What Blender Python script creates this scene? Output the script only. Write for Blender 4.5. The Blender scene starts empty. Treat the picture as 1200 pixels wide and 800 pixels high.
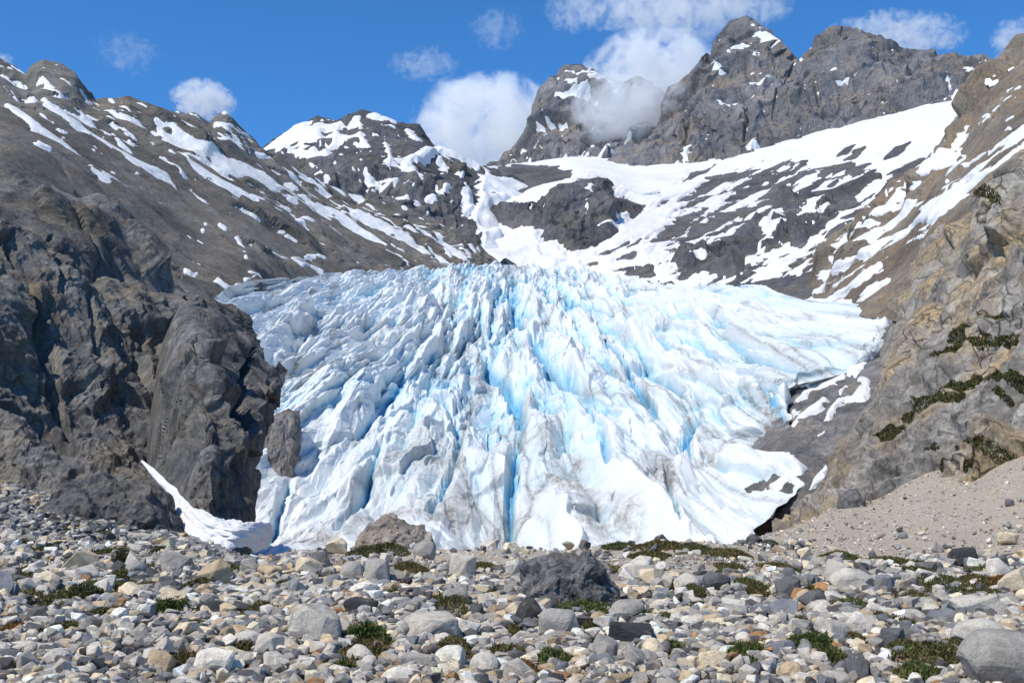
import bpy, math, time
import numpy as np
from mathutils import Vector, Matrix
T0 = time.time()
SC = bpy.context.scene
COL = SC.collection
F = 1333.0
CAMZ = 4.0
TH = math.atan(160 / F)

# ------------------------------------------------------------------ camera helpers (used to lay the valley out to scale)
def unproj(px, py, Y):
    """point of the valley seen at photo pixel (px, py) at the distance Y"""
    px, py, Y = np.broadcast_arrays(np.asarray(px, float), np.asarray(py, float), np.asarray(Y, float))
    a = (px - 600) / F
    b = (400 - py) / F
    dy = math.cos(TH) - math.sin(TH) * b
    dz = math.sin(TH) + math.cos(TH) * b
    t = Y / dy
    return np.stack([a * t, Y, CAMZ + dz * t], -1)

def proj(P):
    y = P[..., 1]; z = P[..., 2] - CAMZ
    d = y * math.cos(TH) + z * math.sin(TH)
    u = -y * math.sin(TH) + z * math.cos(TH)
    return 600 + F * P[..., 0] / d, 400 - F * u / d

# ------------------------------------------------------------------ noise
def rnd(ix, iy, iz, seed):
    h = (ix.astype(np.int64) * 374761393 + iy.astype(np.int64) * 668265263 + iz.astype(np.int64) * 2147483647 + seed * 1274126177) & 0xFFFFFFFF
    h = h.astype(np.uint32)
    h ^= h >> np.uint32(15); h *= np.uint32(2246822519); h ^= h >> np.uint32(13); h *= np.uint32(3266489917); h ^= h >> np.uint32(16)
    return h.astype(np.float32) * np.float32(1 / 4294967296.0)

def vnoise(P, seed=0):
    """smooth 3-D lattice noise, about -1..1"""
    i = np.floor(P); f = (P - i).astype(np.float32); i = i.astype(np.int64)
    w = f * f * f * (f * (f * 6 - 15) + 10)
    out = 0
    for dx in (0, 1):
        wx = w[..., 0] if dx else 1 - w[..., 0]
        for dy in (0, 1):
            wy = w[..., 1] if dy else 1 - w[..., 1]
            for dz in (0, 1):
                wz = w[..., 2] if dz else 1 - w[..., 2]
                out = out + wx * wy * wz * rnd(i[..., 0] + dx, i[..., 1] + dy, i[..., 2] + dz, seed)
    return out * 2 - 1

def fbm(P, octv=4, seed=0, gain=.5, ridged=False):
    s = 0; a = 1.0; t = 0; Q = np.array(P, float)
    for o in range(octv):
        n = vnoise(Q, seed + o * 17)
        if ridged: n = 1 - 2 * np.abs(n)
        s = s + a * n; t += a; a *= gain
        Q = Q * 2.03 + 5.17
    return s / t

def vor3(P, seed=0, jit=.9):
    """F1, F2 and the tilted plane heights of the nearest and second nearest cell"""
    i = np.floor(P).astype(np.int64); sh = P.shape[:-1]
    F1 = np.full(sh, 9., np.float32); F2 = F1.copy(); H1 = np.zeros(sh, np.float32); H2 = H1.copy()
    for dx in (-1, 0, 1):
        for dy in (-1, 0, 1):
            for dz in (-1, 0, 1):
                cx, cy, cz = i[..., 0] + dx, i[..., 1] + dy, i[..., 2] + dz
                a = rnd(cx, cy, cz, seed); b = rnd(cx, cy, cz, seed + 1); c = rnd(cx, cy, cz, seed + 2)
                ox = (cx + .5 + (a - .5) * jit - P[..., 0]).astype(np.float32)
                oy = (cy + .5 + (b - .5) * jit - P[..., 1]).astype(np.float32)
                oz = (cz + .5 + (c - .5) * jit - P[..., 2]).astype(np.float32)
                d = np.sqrt(ox * ox + oy * oy + oz * oz)
                pl = ((a * 7.31) % 1.0 - .5) * .8 + 2.6 * (((a * 13.7 % 1) - .5) * ox + ((b * 11.3 % 1) - .5) * oy + ((c * 17.9 % 1) - .5) * oz)
                n = d < F1; m = (~n) & (d < F2)
                F2 = np.where(n, F1, np.where(m, d, F2)); H2 = np.where(n, H1, np.where(m, pl, H2))
                F1 = np.where(n, d, F1); H1 = np.where(n, pl, H1)
    return F1, F2, H1, H2

def crag(P, seed=0, jit=.85, nd=5, slope=1.0, hv=.5):
    """max over neighbouring cells of a faceted pyramid: sharp crests, V shaped clefts. P is (...,2)"""
    i = np.floor(P).astype(np.int64); best = np.full(P.shape[:-1], -9., np.float32); second = best.copy(); z = i[..., 0] * 0
    ident = best * 0
    for dx in (-1, 0, 1):
        for dy in (-1, 0, 1):
            cx, cy = i[..., 0] + dx, i[..., 1] + dy
            a = rnd(cx, cy, z, seed); b = rnd(cx, cy, z + 1, seed); H = rnd(cx, cy, z + 2, seed) * hv
            ox = (P[..., 0] - (cx + .5 + (a - .5) * jit)).astype(np.float32)
            oy = (P[..., 1] - (cy + .5 + (b - .5) * jit)).astype(np.float32)
            m = np.full(best.shape, -9., np.float32)
            ph = rnd(cx, cy, z + 3, seed) * 6.283
            for j in range(nd):
                r = rnd(cx, cy, z + 4 + j, seed)
                an = ph + 6.283 * (j + .7 * (r - .5)) / nd
                k = slope * (.55 + .9 * rnd(cx, cy, z + 14 + j, seed))
                m = np.maximum(m, (np.cos(an) * ox + np.sin(an) * oy) * k)
            v = H - m
            n = v > best
            second = np.where(n, best, np.maximum(second, v)); best = np.where(n, v, best)
    return best, best - second

# ------------------------------------------------------------------ interpolation
def pchip(x, xp, yp):
    """monotone cubic through (xp, yp); yp may have trailing axes"""
    xp = np.asarray(xp, float); yp = np.asarray(yp, float)
    h = np.diff(xp); hs = h.reshape(-1, *([1] * (yp.ndim - 1)))
    d = np.diff(yp, axis=0) / hs
    m = np.zeros_like(yp)
    m[0], m[-1] = d[0], d[-1]
    if len(xp) > 2:
        a, b = d[:-1], d[1:]
        w1 = 2 * hs[1:] + hs[:-1]; w2 = hs[1:] + 2 * hs[:-1]
        with np.errstate(divide='ignore', invalid='ignore'):
            mm = (w1 + w2) / (w1 / a + w2 / b)
        m[1:-1] = np.where(a * b > 0, mm, 0)
    x = np.clip(np.asarray(x, float), xp[0], xp[-1])
    k = np.clip(np.searchsorted(xp, x, side='right') - 1, 0, len(xp) - 2)
    ext = (1,) * (yp.ndim - 1)
    t = ((x - xp[k]) / h[k]).reshape(x.shape + ext); hh = h[k].reshape(x.shape + ext)
    t2 = t * t; t3 = t2 * t
    return yp[k] * (2 * t3 - 3 * t2 + 1) + hh * m[k] * (t3 - 2 * t2 + t) + yp[k + 1] * (3 * t2 - 2 * t3) + hh * m[k + 1] * (t3 - t2)

def spl(x, pts):
    p = np.array(pts, float)
    return np.interp(x, p[:, 0], p[:, 1])

# ------------------------------------------------------------------ mesh helpers
def mesh_from(name, V, Fa, mat=None, smooth=False, attrs=None, parent=None):
    V = np.ascontiguousarray(V, np.float32).reshape(-1, 3)
    Fa = np.ascontiguousarray(Fa, np.int32)
    me = bpy.data.meshes.new(name)
    n, k = Fa.shape
    me.vertices.add(len(V)); me.vertices.foreach_set('co', V.ravel())
    me.loops.add(n * k); me.loops.foreach_set('vertex_index', Fa.ravel())
    me.polygons.add(n); me.polygons.foreach_set('loop_start', np.arange(0, n * k, k, dtype=np.int32))
    me.polygons.foreach_set('loop_total', np.full(n, k, np.int32))
    me.polygons.foreach_set('use_smooth', np.full(n, smooth, bool))
    me.update(calc_edges=True)
    for an, av in (attrs or {}).items():
        av = np.asarray(av, np.float32)
        if av.ndim == 1 or av.shape[-1] == 1 or (av.ndim == 2 and av.size == len(V)):
            at = me.attributes.new(an, 'FLOAT', 'POINT'); at.data.foreach_set('value', av.ravel())
        else:
            c4 = np.ones((len(V), 4), np.float32); c4[:, :3] = av.reshape(-1, 3)
            at = me.attributes.new(an, 'FLOAT_COLOR', 'POINT'); at.data.foreach_set('color', c4.ravel())
    if mat: me.materials.append(mat)
    ob = bpy.data.objects.new(name, me); COL.objects.link(ob)
    if parent: ob.parent = parent
    return ob

def gridfaces(ny, nx):
    i = np.arange(ny - 1)[:, None] * nx + np.arange(nx - 1)[None]
    return np.stack([i, i + 1, i + nx + 1, i + nx], -1).reshape(-1, 4)

def tag(o, label=None, cat=None, group=None, kind=None):
    if label: o['label'] = label
    if cat: o['category'] = cat
    if group: o['group'] = group
    if kind: o['kind'] = kind
    return o

def grid_normals(P):
    du = np.gradient(P, axis=1); dv = np.gradient(P, axis=0)
    n = np.cross(du, dv); n /= np.linalg.norm(n, axis=-1, keepdims=True) + 1e-9
    # towards the viewer / up
    s = 1.0 if (n * np.array([0, -1, .8])).sum() > 0 else -1.0
    return n * s

def boxblur(a, r):
    for ax in (0, 1):
        for _ in range(2):
            p = np.concatenate([np.repeat(np.take(a, [0], ax), r + 1, ax), a, np.repeat(np.take(a, [-1], ax), r, ax)], ax)
            c = np.cumsum(p, ax)
            n = a.shape[ax]
            a = (np.take(c, np.arange(2 * r + 1, 2 * r + 1 + n), ax) - np.take(c, np.arange(0, n), ax)) / (2 * r + 1)
    return a

class Surf:
    """a landform lofted through columns of (px, py, distance), foot first, crest second last, far side last"""
    def __init__(s, cols, nu, nv, crest=None, nb_=5):
        C = np.array(cols, float)                        # (ncol, nrow, 3)
        x = C[:, -2, 0]
        u = np.linspace(0, 1, nu)
        xc = (C[:, :, 0].mean(1)); xc = (xc - xc[0]) / (xc[-1] - xc[0])
        A = pchip(u, xc, C)                              # (nu, nrow, 3)
        nr = C.shape[1]
        # rows spaced by their mean separation in the view
        seg = np.abs(np.diff(C[:, :-1, 1].mean(0))) + 2
        vr = np.concatenate([[0], np.cumsum(seg)]); vr /= vr[-1]
        v = np.linspace(0, 1, nv)
        B = pchip(v, vr, np.swapaxes(A[:, :-1], 0, 1))   # (nv, nu, 3)
        if crest is not None:
            top = B[-1]
            want = spl(top[:, 0], crest)
            dlt = want - top[:, 1]
            kk = max(3, nu // 14); pad = np.concatenate([np.full(kk, dlt[0]), dlt, np.full(kk, dlt[-1])])
            ds_ = np.convolve(np.convolve(pad, np.ones(kk) / kk, 'same'), np.ones(kk) / kk, 'same')[kk:-kk]
            B[:, :, 1] += ds_[None] * (v[:, None] ** 3) + (dlt - ds_)[None] * (v[:, None] ** 18)
        back_rows = []
        top = B[-1]; bk = A[:, -1]
        nb = 14
        Pm = unproj(B[..., 0], B[..., 1], B[..., 2])
        Pt = unproj(top[:, 0], top[:, 1], top[:, 2]); Pb = unproj(bk[:, 0], bk[:, 1], bk[:, 2])
        PB = np.stack([Pt + (Pb - Pt) * (k / nb) for k in range(1, nb + 1)])
        s.P0 = np.concatenate([Pm, PB]); s.nvf = nv
        s.px = np.concatenate([B[..., 0], np.repeat(top[None, :, 0], nb, 0)])
        s.py = np.concatenate([B[..., 1], np.repeat(top[None, :, 1], nb, 0)])
        s.v = np.concatenate([v, np.ones(nb)])[:, None] * np.ones((1, nu))
        s.N = grid_normals(s.P0)
        s.N = boxblur(s.N, nb_); s.N /= np.linalg.norm(s.N, axis=-1, keepdims=True)
        s.faces = gridfaces(*s.P0.shape[:2])
        s.d = np.zeros(s.P0.shape[:2])
    def finish(s, name, mat, smooth=False, attrs=None):
        g1 = np.linalg.norm(np.gradient(s.P0, axis=0), axis=-1) + .02; g2 = np.linalg.norm(np.gradient(s.P0, axis=1), axis=-1) + .02
        st = np.maximum(np.abs(np.gradient(s.d, axis=0)) / g1, np.abs(np.gradient(s.d, axis=1)) / g2)
        wt = np.clip(boxblur(st, 1) - .8, 0, 1); s.d = s.d + (boxblur(s.d, 1) - s.d) * wt
        wt = np.clip(boxblur(st, 2) - 1.6, 0, 1); s.d = s.d + (boxblur(s.d, 3) - s.d) * wt
        s.d[s.nvf:] *= np.linspace(.9, 0, len(s.d) - s.nvf)[:, None]
        s.P = s.P0 + s.N * s.d[..., None]
        a = {k: np.asarray(v).reshape(-1) for k, v in (attrs or {}).items()}
        s.ob = mesh_from(name, s.P, s.faces, mat, smooth, a)
        return s.ob
    def snow(s, name, field, mat, thick=.5, maxt=6, blur=4, cap=3.0):
        """a sheet of snow: lies over the rock where field (px) > 0 and dips under it elsewhere"""
        sm = boxblur(s.d, blur)
        h = np.clip(field * thick, -maxt, maxt)
        Ps = s.P0 + s.N * (sm + h)[..., None]
        below = (sm + h) < (s.d - .15 * maxt - .3)
        keep = ~(below.reshape(-1)[s.faces].all(1)) & (field.reshape(-1)[s.faces].max(1) > -cap)
        Fk = s.faces[keep]
        used, inv = np.unique(Fk, return_inverse=True)
        ob = mesh_from(name, Ps.reshape(-1, 3)[used], inv.reshape(-1, 4), mat, True)
        return ob

# ------------------------------------------------------------------ 2-D shape fields in layout pixels
def stroke(px, py, pts):
    """signed width field of a tapering stroke [(x, y, halfwidth)...]"""
    best = np.full(px.shape, -99.)
    for (x0, y0, w0), (x1, y1, w1) in zip(pts[:-1], pts[1:]):
        dx, dy = x1 - x0, y1 - y0; L = dx * dx + dy * dy + 1e-6
        t = np.clip(((px - x0) * dx + (py - y0) * dy) / L, 0, 1)
        d = np.hypot(px - x0 - t * dx, py - y0 - t * dy)
        best = np.maximum(best, w0 + (w1 - w0) * t - d)
    return best

def poly(px, py, pts):
    d = np.full(px.shape, 1e9); ins = np.zeros(px.shape, bool)
    for (x0, y0), (x1, y1) in zip(pts, pts[1:] + pts[:1]):
        dx, dy = x1 - x0, y1 - y0; L = dx * dx + dy * dy + 1e-6
        t = np.clip(((px - x0) * dx + (py - y0) * dy) / L, 0, 1)
        d = np.minimum(d, np.hypot(px - x0 - t * dx, py - y0 - t * dy))
        c = ((y0 <= py) != (y1 <= py))
        if dy != 0: ins ^= c & (px < dx * (py - y0) / dy + x0)
    return np.where(ins, d, -d)

def shapes(px, py, strokes=(), polys=()):
    f = np.full(px.shape, -99.)
    for s in strokes: f = np.maximum(f, stroke(px, py, s))
    for p in polys: f = np.maximum(f, poly(px, py, p))
    return f

def aniso(px, py, ang, lu, lv, seed, octv=3):
    """noise streaked along the direction ang (degrees, image-plan sense)"""
    c, s_ = math.cos(math.radians(ang)), math.sin(math.radians(ang))
    a = (px * c + py * s_) / lu; b = (-px * s_ + py * c) / lv
    return fbm(np.stack([a, b, a * 0 + seed * 3.7], -1), octv, seed)

# ------------------------------------------------------------------ materials
class NT:
    def __init__(s, name):
        s.m = bpy.data.materials.new(name); s.m.use_nodes = True
        s.t = s.m.node_tree; s.t.nodes.clear()
        s.out = s.t.nodes.new('ShaderNodeOutputMaterial')
    def n(s, ty, **kw):
        nd = s.t.nodes.new(ty)
        for k, v in kw.items():
            if k[0] == '_': nd.inputs[k[1:].replace('_', ' ')].default_value = v
            else: setattr(nd, k, v)
        return nd
    def l(s, a, b): s.t.links.new(a, b)
    def pos(s, sc=(1, 1, 1), obj=False):
        g = s.n('ShaderNodeTexCoord').outputs['Object'] if obj else s.n('ShaderNodeNewGeometry').outputs['Position']
        mp = s.n('ShaderNodeMapping'); mp.inputs['Scale'].default_value = sc
        s.l(g, mp.inputs['Vector']); return mp.outputs['Vector']
    def noise(s, vec, scale, detail=6, rough=.6, dist=0, lac=2.0):
        nd = s.n('ShaderNodeTexNoise'); nd.inputs['Scale'].default_value = scale; nd.inputs['Detail'].default_value = detail
        nd.inputs['Roughness'].default_value = rough; nd.inputs['Distortion'].default_value = dist
        s.l(vec, nd.inputs['Vector']); return nd.outputs['Fac']
    def ramp(s, fac, stops, interp='LINEAR'):
        r = s.n('ShaderNodeValToRGB'); cr = r.color_ramp; cr.interpolation = interp
        while len(cr.elements) < len(stops): cr.elements.new(.5)
        for e, (p, c) in zip(cr.elements, stops):
            e.position = p; e.color = (*c, 1) if hasattr(c, '__len__') else (c, c, c, 1)
        s.l(fac, r.inputs['Fac']); return r.outputs['Color']
    def mix(s, fac, a, b, mode='MIX'):
        m = s.n('ShaderNodeMix', data_type='RGBA', blend_type=mode)
        for sock, v in ((m.inputs[0], fac), (m.inputs[6], a), (m.inputs[7], b)):
            if isinstance(v, bpy.types.NodeSocket): s.l(v, sock)
            elif hasattr(v, '__len__'): sock.default_value = (*v, 1)
            else: sock.default_value = v if sock.type == 'VALUE' else (v, v, v, 1)
        return m.outputs[2]
    def math(s, op, a, b=0, c=None, clamp=False):
        m = s.n('ShaderNodeMath', operation=op, use_clamp=clamp)
        for k, v in enumerate((a, b, c)):
            if v is None: continue
            if isinstance(v, bpy.types.NodeSocket): s.l(v, m.inputs[k])
            else: m.inputs[k].default_value = v
        return m.outputs[0]
    def attr(s, name, out='Fac'):
        a = s.n('ShaderNodeAttribute'); a.attribute_name = name; return a.outputs[out]
    def bump(s, h, dist, strength=1.0):
        b = s.n('ShaderNodeBump'); b.inputs['Distance'].default_value = dist; b.inputs['Strength'].default_value = strength
        s.l(h, b.inputs['Height']); return b.outputs['Normal']
    def bsdf(s, col, rough=.85, normal=None, spec=.25, **kw):
        p = s.n('ShaderNodeBsdfPrincipled')
        if isinstance(col, bpy.types.NodeSocket): s.l(col, p.inputs['Base Color'])
        else: p.inputs['Base Color'].default_value = (*col, 1)
        p.inputs['Roughness'].default_value = rough
        p.inputs['Specular IOR Level'].default_value = spec
        if normal is not None: s.l(normal, p.inputs['Normal'])
        s.l(p.outputs[0], s.out.inputs[0]); return p

def rock_mat(name, c_dark, c_mid, c_light, c_tan, unit, tan_amt=.5, bumpd=None, streak=(1, 1, .45), crack=.0, gain=1.0):
    """unit: size in metres of the medium pattern"""
    sc_ = lambda c: tuple(x * gain for x in c)
    c_dark, c_mid, c_light, c_tan = map(sc_, (c_dark, c_mid, c_light, c_tan))
    k = NT(name); v = k.pos(); vs = k.pos(streak)
    n1 = k.noise(vs, 1 / (unit * 5), 4, .6, .2)
    n2 = k.noise(vs, 1.3 / unit, 10, .78, .1)
    n3 = k.noise(v, 1 / (unit * 2.5), 7, .68, .4)
    n4 = k.noise(v, 6 / unit, 5, .75, .2)
    base = k.ramp(n2, [(.3, c_dark), (.45, c_mid), (.6, c_light), (.75, tuple(x * 1.35 for x in c_light))])
    big = k.ramp(n1, [(.36, .66), (.62, 1.22)])
    base = k.mix(1.0, base, big, 'MULTIPLY')
    tm = k.ramp(n3, [(.47, 0.), (.62, tan_amt)])
    base = k.mix(tm, base, k.mix(k.ramp(n4, [(.35, 0.), (.65, 1.)]), tuple(x * .7 for x in c_tan), tuple(x * 1.2 for x in c_tan)))
    sp = k.ramp(n4, [(.3, .62), (.5, 1.), (.7, 1.3)])
    base = k.mix(1.0, base, sp, 'MULTIPLY')
    if crack > 0:
        vo = k.n('ShaderNodeTexVoronoi', feature='DISTANCE_TO_EDGE'); vo.inputs['Scale'].default_value = 1 / (unit * .8)
        wv = k.n('ShaderNodeVectorMath', operation='ADD'); nz = k.n('ShaderNodeTexNoise'); nz.inputs['Scale'].default_value = 1 / unit
        k.l(vs, nz.inputs['Vector']); sc = k.n('ShaderNodeVectorMath', operation='SCALE'); sc.inputs['Scale'].default_value = unit * 1.1
        k.l(nz.outputs['Color'], sc.inputs[0]); k.l(vs, wv.inputs[0]); k.l(sc.outputs[0], wv.inputs[1]); k.l(wv.outputs[0], vo.inputs['Vector'])
        cm = k.math('MULTIPLY', k.ramp(vo.outputs['Distance'], [(0., crack), (.045, 0.)]), k.ramp(n1, [(.42, 0.), (.6, 1.)]))
        base = k.mix(cm, base, (.03, .028, .025))
    hb = k.noise(vs, 1 / (unit * .6), 11, .66, .15)
    nb = k.bump(hb, bumpd or unit * .35, .75)
    k.bsdf(base, .9, nb, .15)
    return k.m

def snow_mat():
    k = NT('snow'); v = k.pos()
    n = k.noise(v, .02, 6, .6)
    col = k.ramp(n, [(.3, (.68, .675, .66)), (.6, (.78, .785, .79))])
    h = k.noise(v, .15, 6, .6)
    k.bsdf(col, .7, k.bump(h, 2.6, .7), .2)
    return k.m

M = {}
M['rock_far'] = rock_mat('rock_far_peaks', (.075, .08, .105), (.14, .14, .155), (.21, .2, .195), (.25, .2, .15), 26, .6, 11, (1, 1, .3), 0, 1.12)
M['rock_mid'] = rock_mat('rock_slate', (.045, .05, .068), (.085, .088, .10), (.14, .135, .13), (.15, .13, .10), 15, .5, 5, (1, 1, .35), 0, 1.05)
M['rock_slope'] = rock_mat('rock_scree_slope', (.085, .08, .078), (.15, .14, .125), (.2, .185, .16), (.21, .17, .12), 12, .45, 2.5, (.7, .7, 1.1), 0, .95)
M['cliff_left'] = rock_mat('rock_cliff_grey', (.04, .04, .042), (.105, .102, .098), (.19, .18, .165), (.2, .155, .1), 5, .5, 1.2, (1, 1, .5), .6, 1.08)
M['cliff_dark'] = rock_mat('rock_buttress', (.035, .036, .04), (.085, .083, .082), (.18, .172, .16), (.16, .135, .1), 3.5, .45, .8, (1, 1, .6), .7, 1.12)
M['cliff_right'] = rock_mat('rock_cliff_tan', (.05, .045, .038), (.19, .172, .15), (.33, .305, .27), (.36, .26, .14), 5, .85, 1.0, (1, 1, .8), .95, 1.08)
M['slab'] = rock_mat('rock_slab', (.05, .052, .06), (.105, .103, .103), (.17, .162, .152), (.2, .16, .11), 9, .4, 2, (1, 1, .7), .3, 1.35)
M['snow'] = snow_mat()

def ice_mat():
    k = NT('glacier_ice'); v = k.pos()
    fr = k.attr('hollow_blue'); dt = k.attr('dirt'); gr = k.attr('grit')
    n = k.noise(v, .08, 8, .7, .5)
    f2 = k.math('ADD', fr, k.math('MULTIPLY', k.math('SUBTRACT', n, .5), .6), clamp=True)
    col = k.ramp(f2, [(.0, (.76, .79, .785)), (.3, (.68, .755, .775)), (.6, (.43, .65, .75)), (1., (.17, .45, .66))])  # white crust to blue hollows; light inside the ice is painted into the blue
    d2 = k.math('MULTIPLY', dt, k.ramp(k.noise(v, .16, 8, .78, 1.), [(.4, 0.), (.62, 1.)]))
    g2 = k.math('MULTIPLY', gr, k.ramp(k.noise(v, .5, 6, .75, 1.), [(.35, .2), (.6, 1.)]))
    dd = k.math('MAXIMUM', g2, d2, clamp=True)
    col = k.mix(dd, col, (.20, .18, .155))
    h = k.noise(v, .35, 9, .7, .3)
    k.bsdf(col, .5, k.bump(h, 1.0, .65), .35)
    return k.m
M['ice'] = ice_mat()
print('setup', round(time.time() - T0, 1))
#%%TERRAIN
def cols(table, back, side=0):
    """table: {px: [(py, Y) foot..crest]} ; back: (dpy, dY) of the far side"""
    out = []
    for px, rows in table:
        c = [(r[2] if len(r) > 2 else px, r[0], r[1]) for r in rows]
        lx, ly, lY = c[-1]
        c.append((lx + side, ly + back[0], lY + back[1]))
        out.append(c)
    return out

def rockdisp(S, sizes, amps, seed, stretch=(1, 1, 1), warp=.3, w=.16, crk=.22):
    P = S.P0 * np.array(stretch)
    c, s_ = math.cos(.6), math.sin(.6)
    P = np.stack([P[..., 0] * c + P[..., 1] * s_, -P[..., 0] * s_ + P[..., 1] * c, P[..., 2]], -1)
    d = 0
    g1 = np.linalg.norm(np.gradient(S.P0, axis=0), axis=-1); g2 = np.linalg.norm(np.gradient(S.P0, axis=1), axis=-1); sp_ = np.maximum(g1, g2)
    sizes = list(sizes) + [sizes[-1] * .45]; amps = list(amps) + [amps[-1] * .5]
    for k, (L, A) in enumerate(zip(sizes, amps)):
        W = P / L
        W = W + warp * np.stack([vnoise(W * 1.3 + 7.1, seed + 91), vnoise(W * 1.3 + 3.3, seed + 92), vnoise(W * 1.3 + 1.9, seed + 93)], -1)
        F1, F2, H1, H2 = vor3(W, seed + 10 * k)
        t = np.clip((F2 - F1) / np.maximum(w, 2.2 * sp_ / L), 0, 1); t = .5 + .5 * t * (2 - t)
        mask = np.clip(.9 + 1.6 * vnoise(P / (L * 2.5) + 31, seed + 60 + k), .25, 1.5)
        mask = mask * np.clip(1.5 - 4.6 * sp_ / L, 0, 1)
        d = d + .8 * A * mask * (H1 * t + H2 * (1 - t)) - A * crk * np.exp(-(F2 - F1) / max(.05, w * .45)) * np.clip(mask - .5, 0, 1) * np.clip(2 * max(.05, w * .45) * L / (sp_ + .01) - .8, 0, 1)
    return d

def rfb(S, scale, stretch, seed, lo=3):
    g1 = np.linalg.norm(np.gradient(S.P0, axis=0), axis=-1); g2 = np.linalg.norm(np.gradient(S.P0, axis=1), axis=-1); sp_ = np.maximum(g1, g2)
    Q = S.P0 * np.array(stretch) / scale
    return fbm(Q, lo, seed, ridged=True) + .22 * fbm(Q * 8.3, 3, seed + 5, ridged=True) * np.clip(1.5 - 50 * sp_ / scale, 0, 1)

# ---- left ridge with its snow gullies
S = Surf(cols([
    (-350, [(560, 300), (330, 380), (180, 500), (60, 700), (-60, 900)]),
    (-150, [(540, 300), (300, 370), (190, 480), (100, 640), (20, 830)]),
    (0, [(520, 290), (290, 350), (190, 430), (140, 580), (78, 800)]),
    (100, [(540, 300), (330, 370), (240, 460), (180, 620), (115, 820)]),
    (200, [(540, 330), (370, 430), (280, 560), (205, 700), (135, 860)]),
    (300, [(500, 400), (365, 520), (290, 650), (225, 800), (176, 960)]),
    (400, [(420, 580), (340, 710), (300, 800), (260, 920), (222, 1050)]),
    (480, [(350, 780), (328, 850), (305, 900), (280, 980), (245, 1120)]),
    (540, [(345, 860), (325, 920), (312, 960), (300, 1030), (286, 1120)]),
    (600, [(345, 950), (330, 1000), (322, 1040), (318, 1080), (314, 1130)])], (260, 500)), 760, 420,
    crest=[(-350, -60), (-150, 20), (-60, 50), (0, 75), (12, 80), (30, 92), (38, 84), (52, 77), (70, 79), (84, 86), (98, 108), (112, 120), (122, 118), (150, 117), (160, 122), (185, 128), (205, 135), (228, 137), (248, 148), (255, 138), (264, 133), (274, 146), (290, 163), (310, 180), (335, 190), (360, 205), (400, 224), (440, 236), (480, 248), (520, 268), (560, 292), (600, 314)])
d = rockdisp(S, (70, 26, 10), (10, 5, 2.6), 3, (1, 1, .6)) + 10 * rfb(S, 60, (1, 1, .5), 5)
lowsm = np.clip((S.px * .62 + 165 - S.py) / 60, 0, 1)          # scree lies smoother below the crags
gl = S.py - spl(S.px, [(0, 75), (300, 178), (560, 295)])
crg = np.clip(1 - gl / 45 + .9 * aniso(S.px, S.py, 32, 90, 18, 8), .36, 1.1)
S.d = d * crg * (1 - .45 * (S.v > .97))
SL1 = S
tag(S.finish('mountain_ridge', M['rock_slope']), 'grey brown scree ridge with snow gullies descending from the upper left', kind='structure')
A = [[(7, 98, 2), (24, 109, 4), (39, 120, 2)], [(8, 126, 3), (27, 139, 5), (40, 150, 7), (61, 161, 5), (95, 184, 1)], [(30, 168, 1), (43, 171, 3), (58, 176, 2)],
     [(50, 123, 2), (74, 140, 4), (101, 160, 5), (120, 173, 3), (145, 187, 4), (170, 202, 4), (192, 211, 8), (205, 224, 2)],
     [(82, 124, 1), (92, 138, 4), (102, 148, 5), (112, 156, 1)], [(103, 195, 1), (128, 209, 2.2), (149, 219, .6)],
     [(132, 160, 3), (141, 172, 4), (152, 182, 2)], [(122, 134, 2), (146, 147, 5), (170, 155, 3)],
     [(179, 147, 1), (198, 163, 5), (225, 177, 9), (255, 190, 10), (290, 203, 9), (320, 220, 6), (365, 232, 1)],
     [(199, 180, 2), (226, 194, 5), (250, 208, 6), (275, 222, 4), (304, 234, 3), (345, 246, 1)],
     [(310, 188, 2), (330, 200, 4), (352, 212, 3)], [(340, 233, 2), (371, 243, 5), (396, 255, 5), (425, 272, 4), (452, 288, 1)],
     [(354, 210, 2), (372, 218, 5), (400, 236, 3), (412, 242, 1)], [(209, 151, 1), (225, 160, 2.4), (250, 168, 1)], [(243, 141, 1), (262, 152, 4), (276, 166, 3), (292, 178, 2)],
     [(344, 261, 2), (357, 259, 4), (370, 263, 1)], [(216, 280, 1), (221, 283, 1.6)], [(232, 283, 1), (236, 288, 1)], [(236, 275, 2), (238, 268, 0)], [(254, 270, 2), (262, 274, 1)],
     [(398, 242, 1), (420, 256, 4), (450, 268, 5), (480, 285, 5), (505, 300, 2), (512, 306, 1)], [(420, 245, 2), (432, 256, 5), (452, 262, 3), (470, 278, 2), (500, 298, 1)],
     [(452, 254, 1), (480, 272, 3), (510, 285, 3), (545, 305, 2)], [(462, 256, 1), (480, 265, 2)], [(470, 242, 1), (484, 247, 4), (500, 253, 1)],
     [(537, 295, 1), (550, 303, 2)], [(473, 308, 2), (490, 314, 3)], [(340, 306, 3), (352, 314, 5), (362, 310, 3), (378, 318, 3)], [(344, 305, 3), (357, 305, 3)], [(300, 290, 1), (320, 302, 3), (335, 307, 1)],
     [(275, 284, 2), (283, 296, 3), (287, 305, 1)], [(360, 299, 2), (378, 303, 3)], [(255, 325, 1), (270, 335, 2), (300, 326, 2)], [(290, 322, 2), (303, 329, 2)], [(310, 183, 1), (300, 176, 1)],
     [(220, 312, 2), (232, 316, 2)], [(0, 72, 2), (16, 82, 2), (28, 90, 2)], [(100, 120, 2), (116, 124, 2)], [(150, 118, 1.5), (165, 119, 1.5)], [(190, 131, 1.5), (222, 136, 1.5)]]
A = [[(x, y, w * .78 + .2) for x, y, w in a_] for a_ in A]
f = shapes(S.px, S.py, A)
f = f + 4.4 * aniso(S.px, S.py, 33, 22, 3.2, 11, 5) - .1
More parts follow.
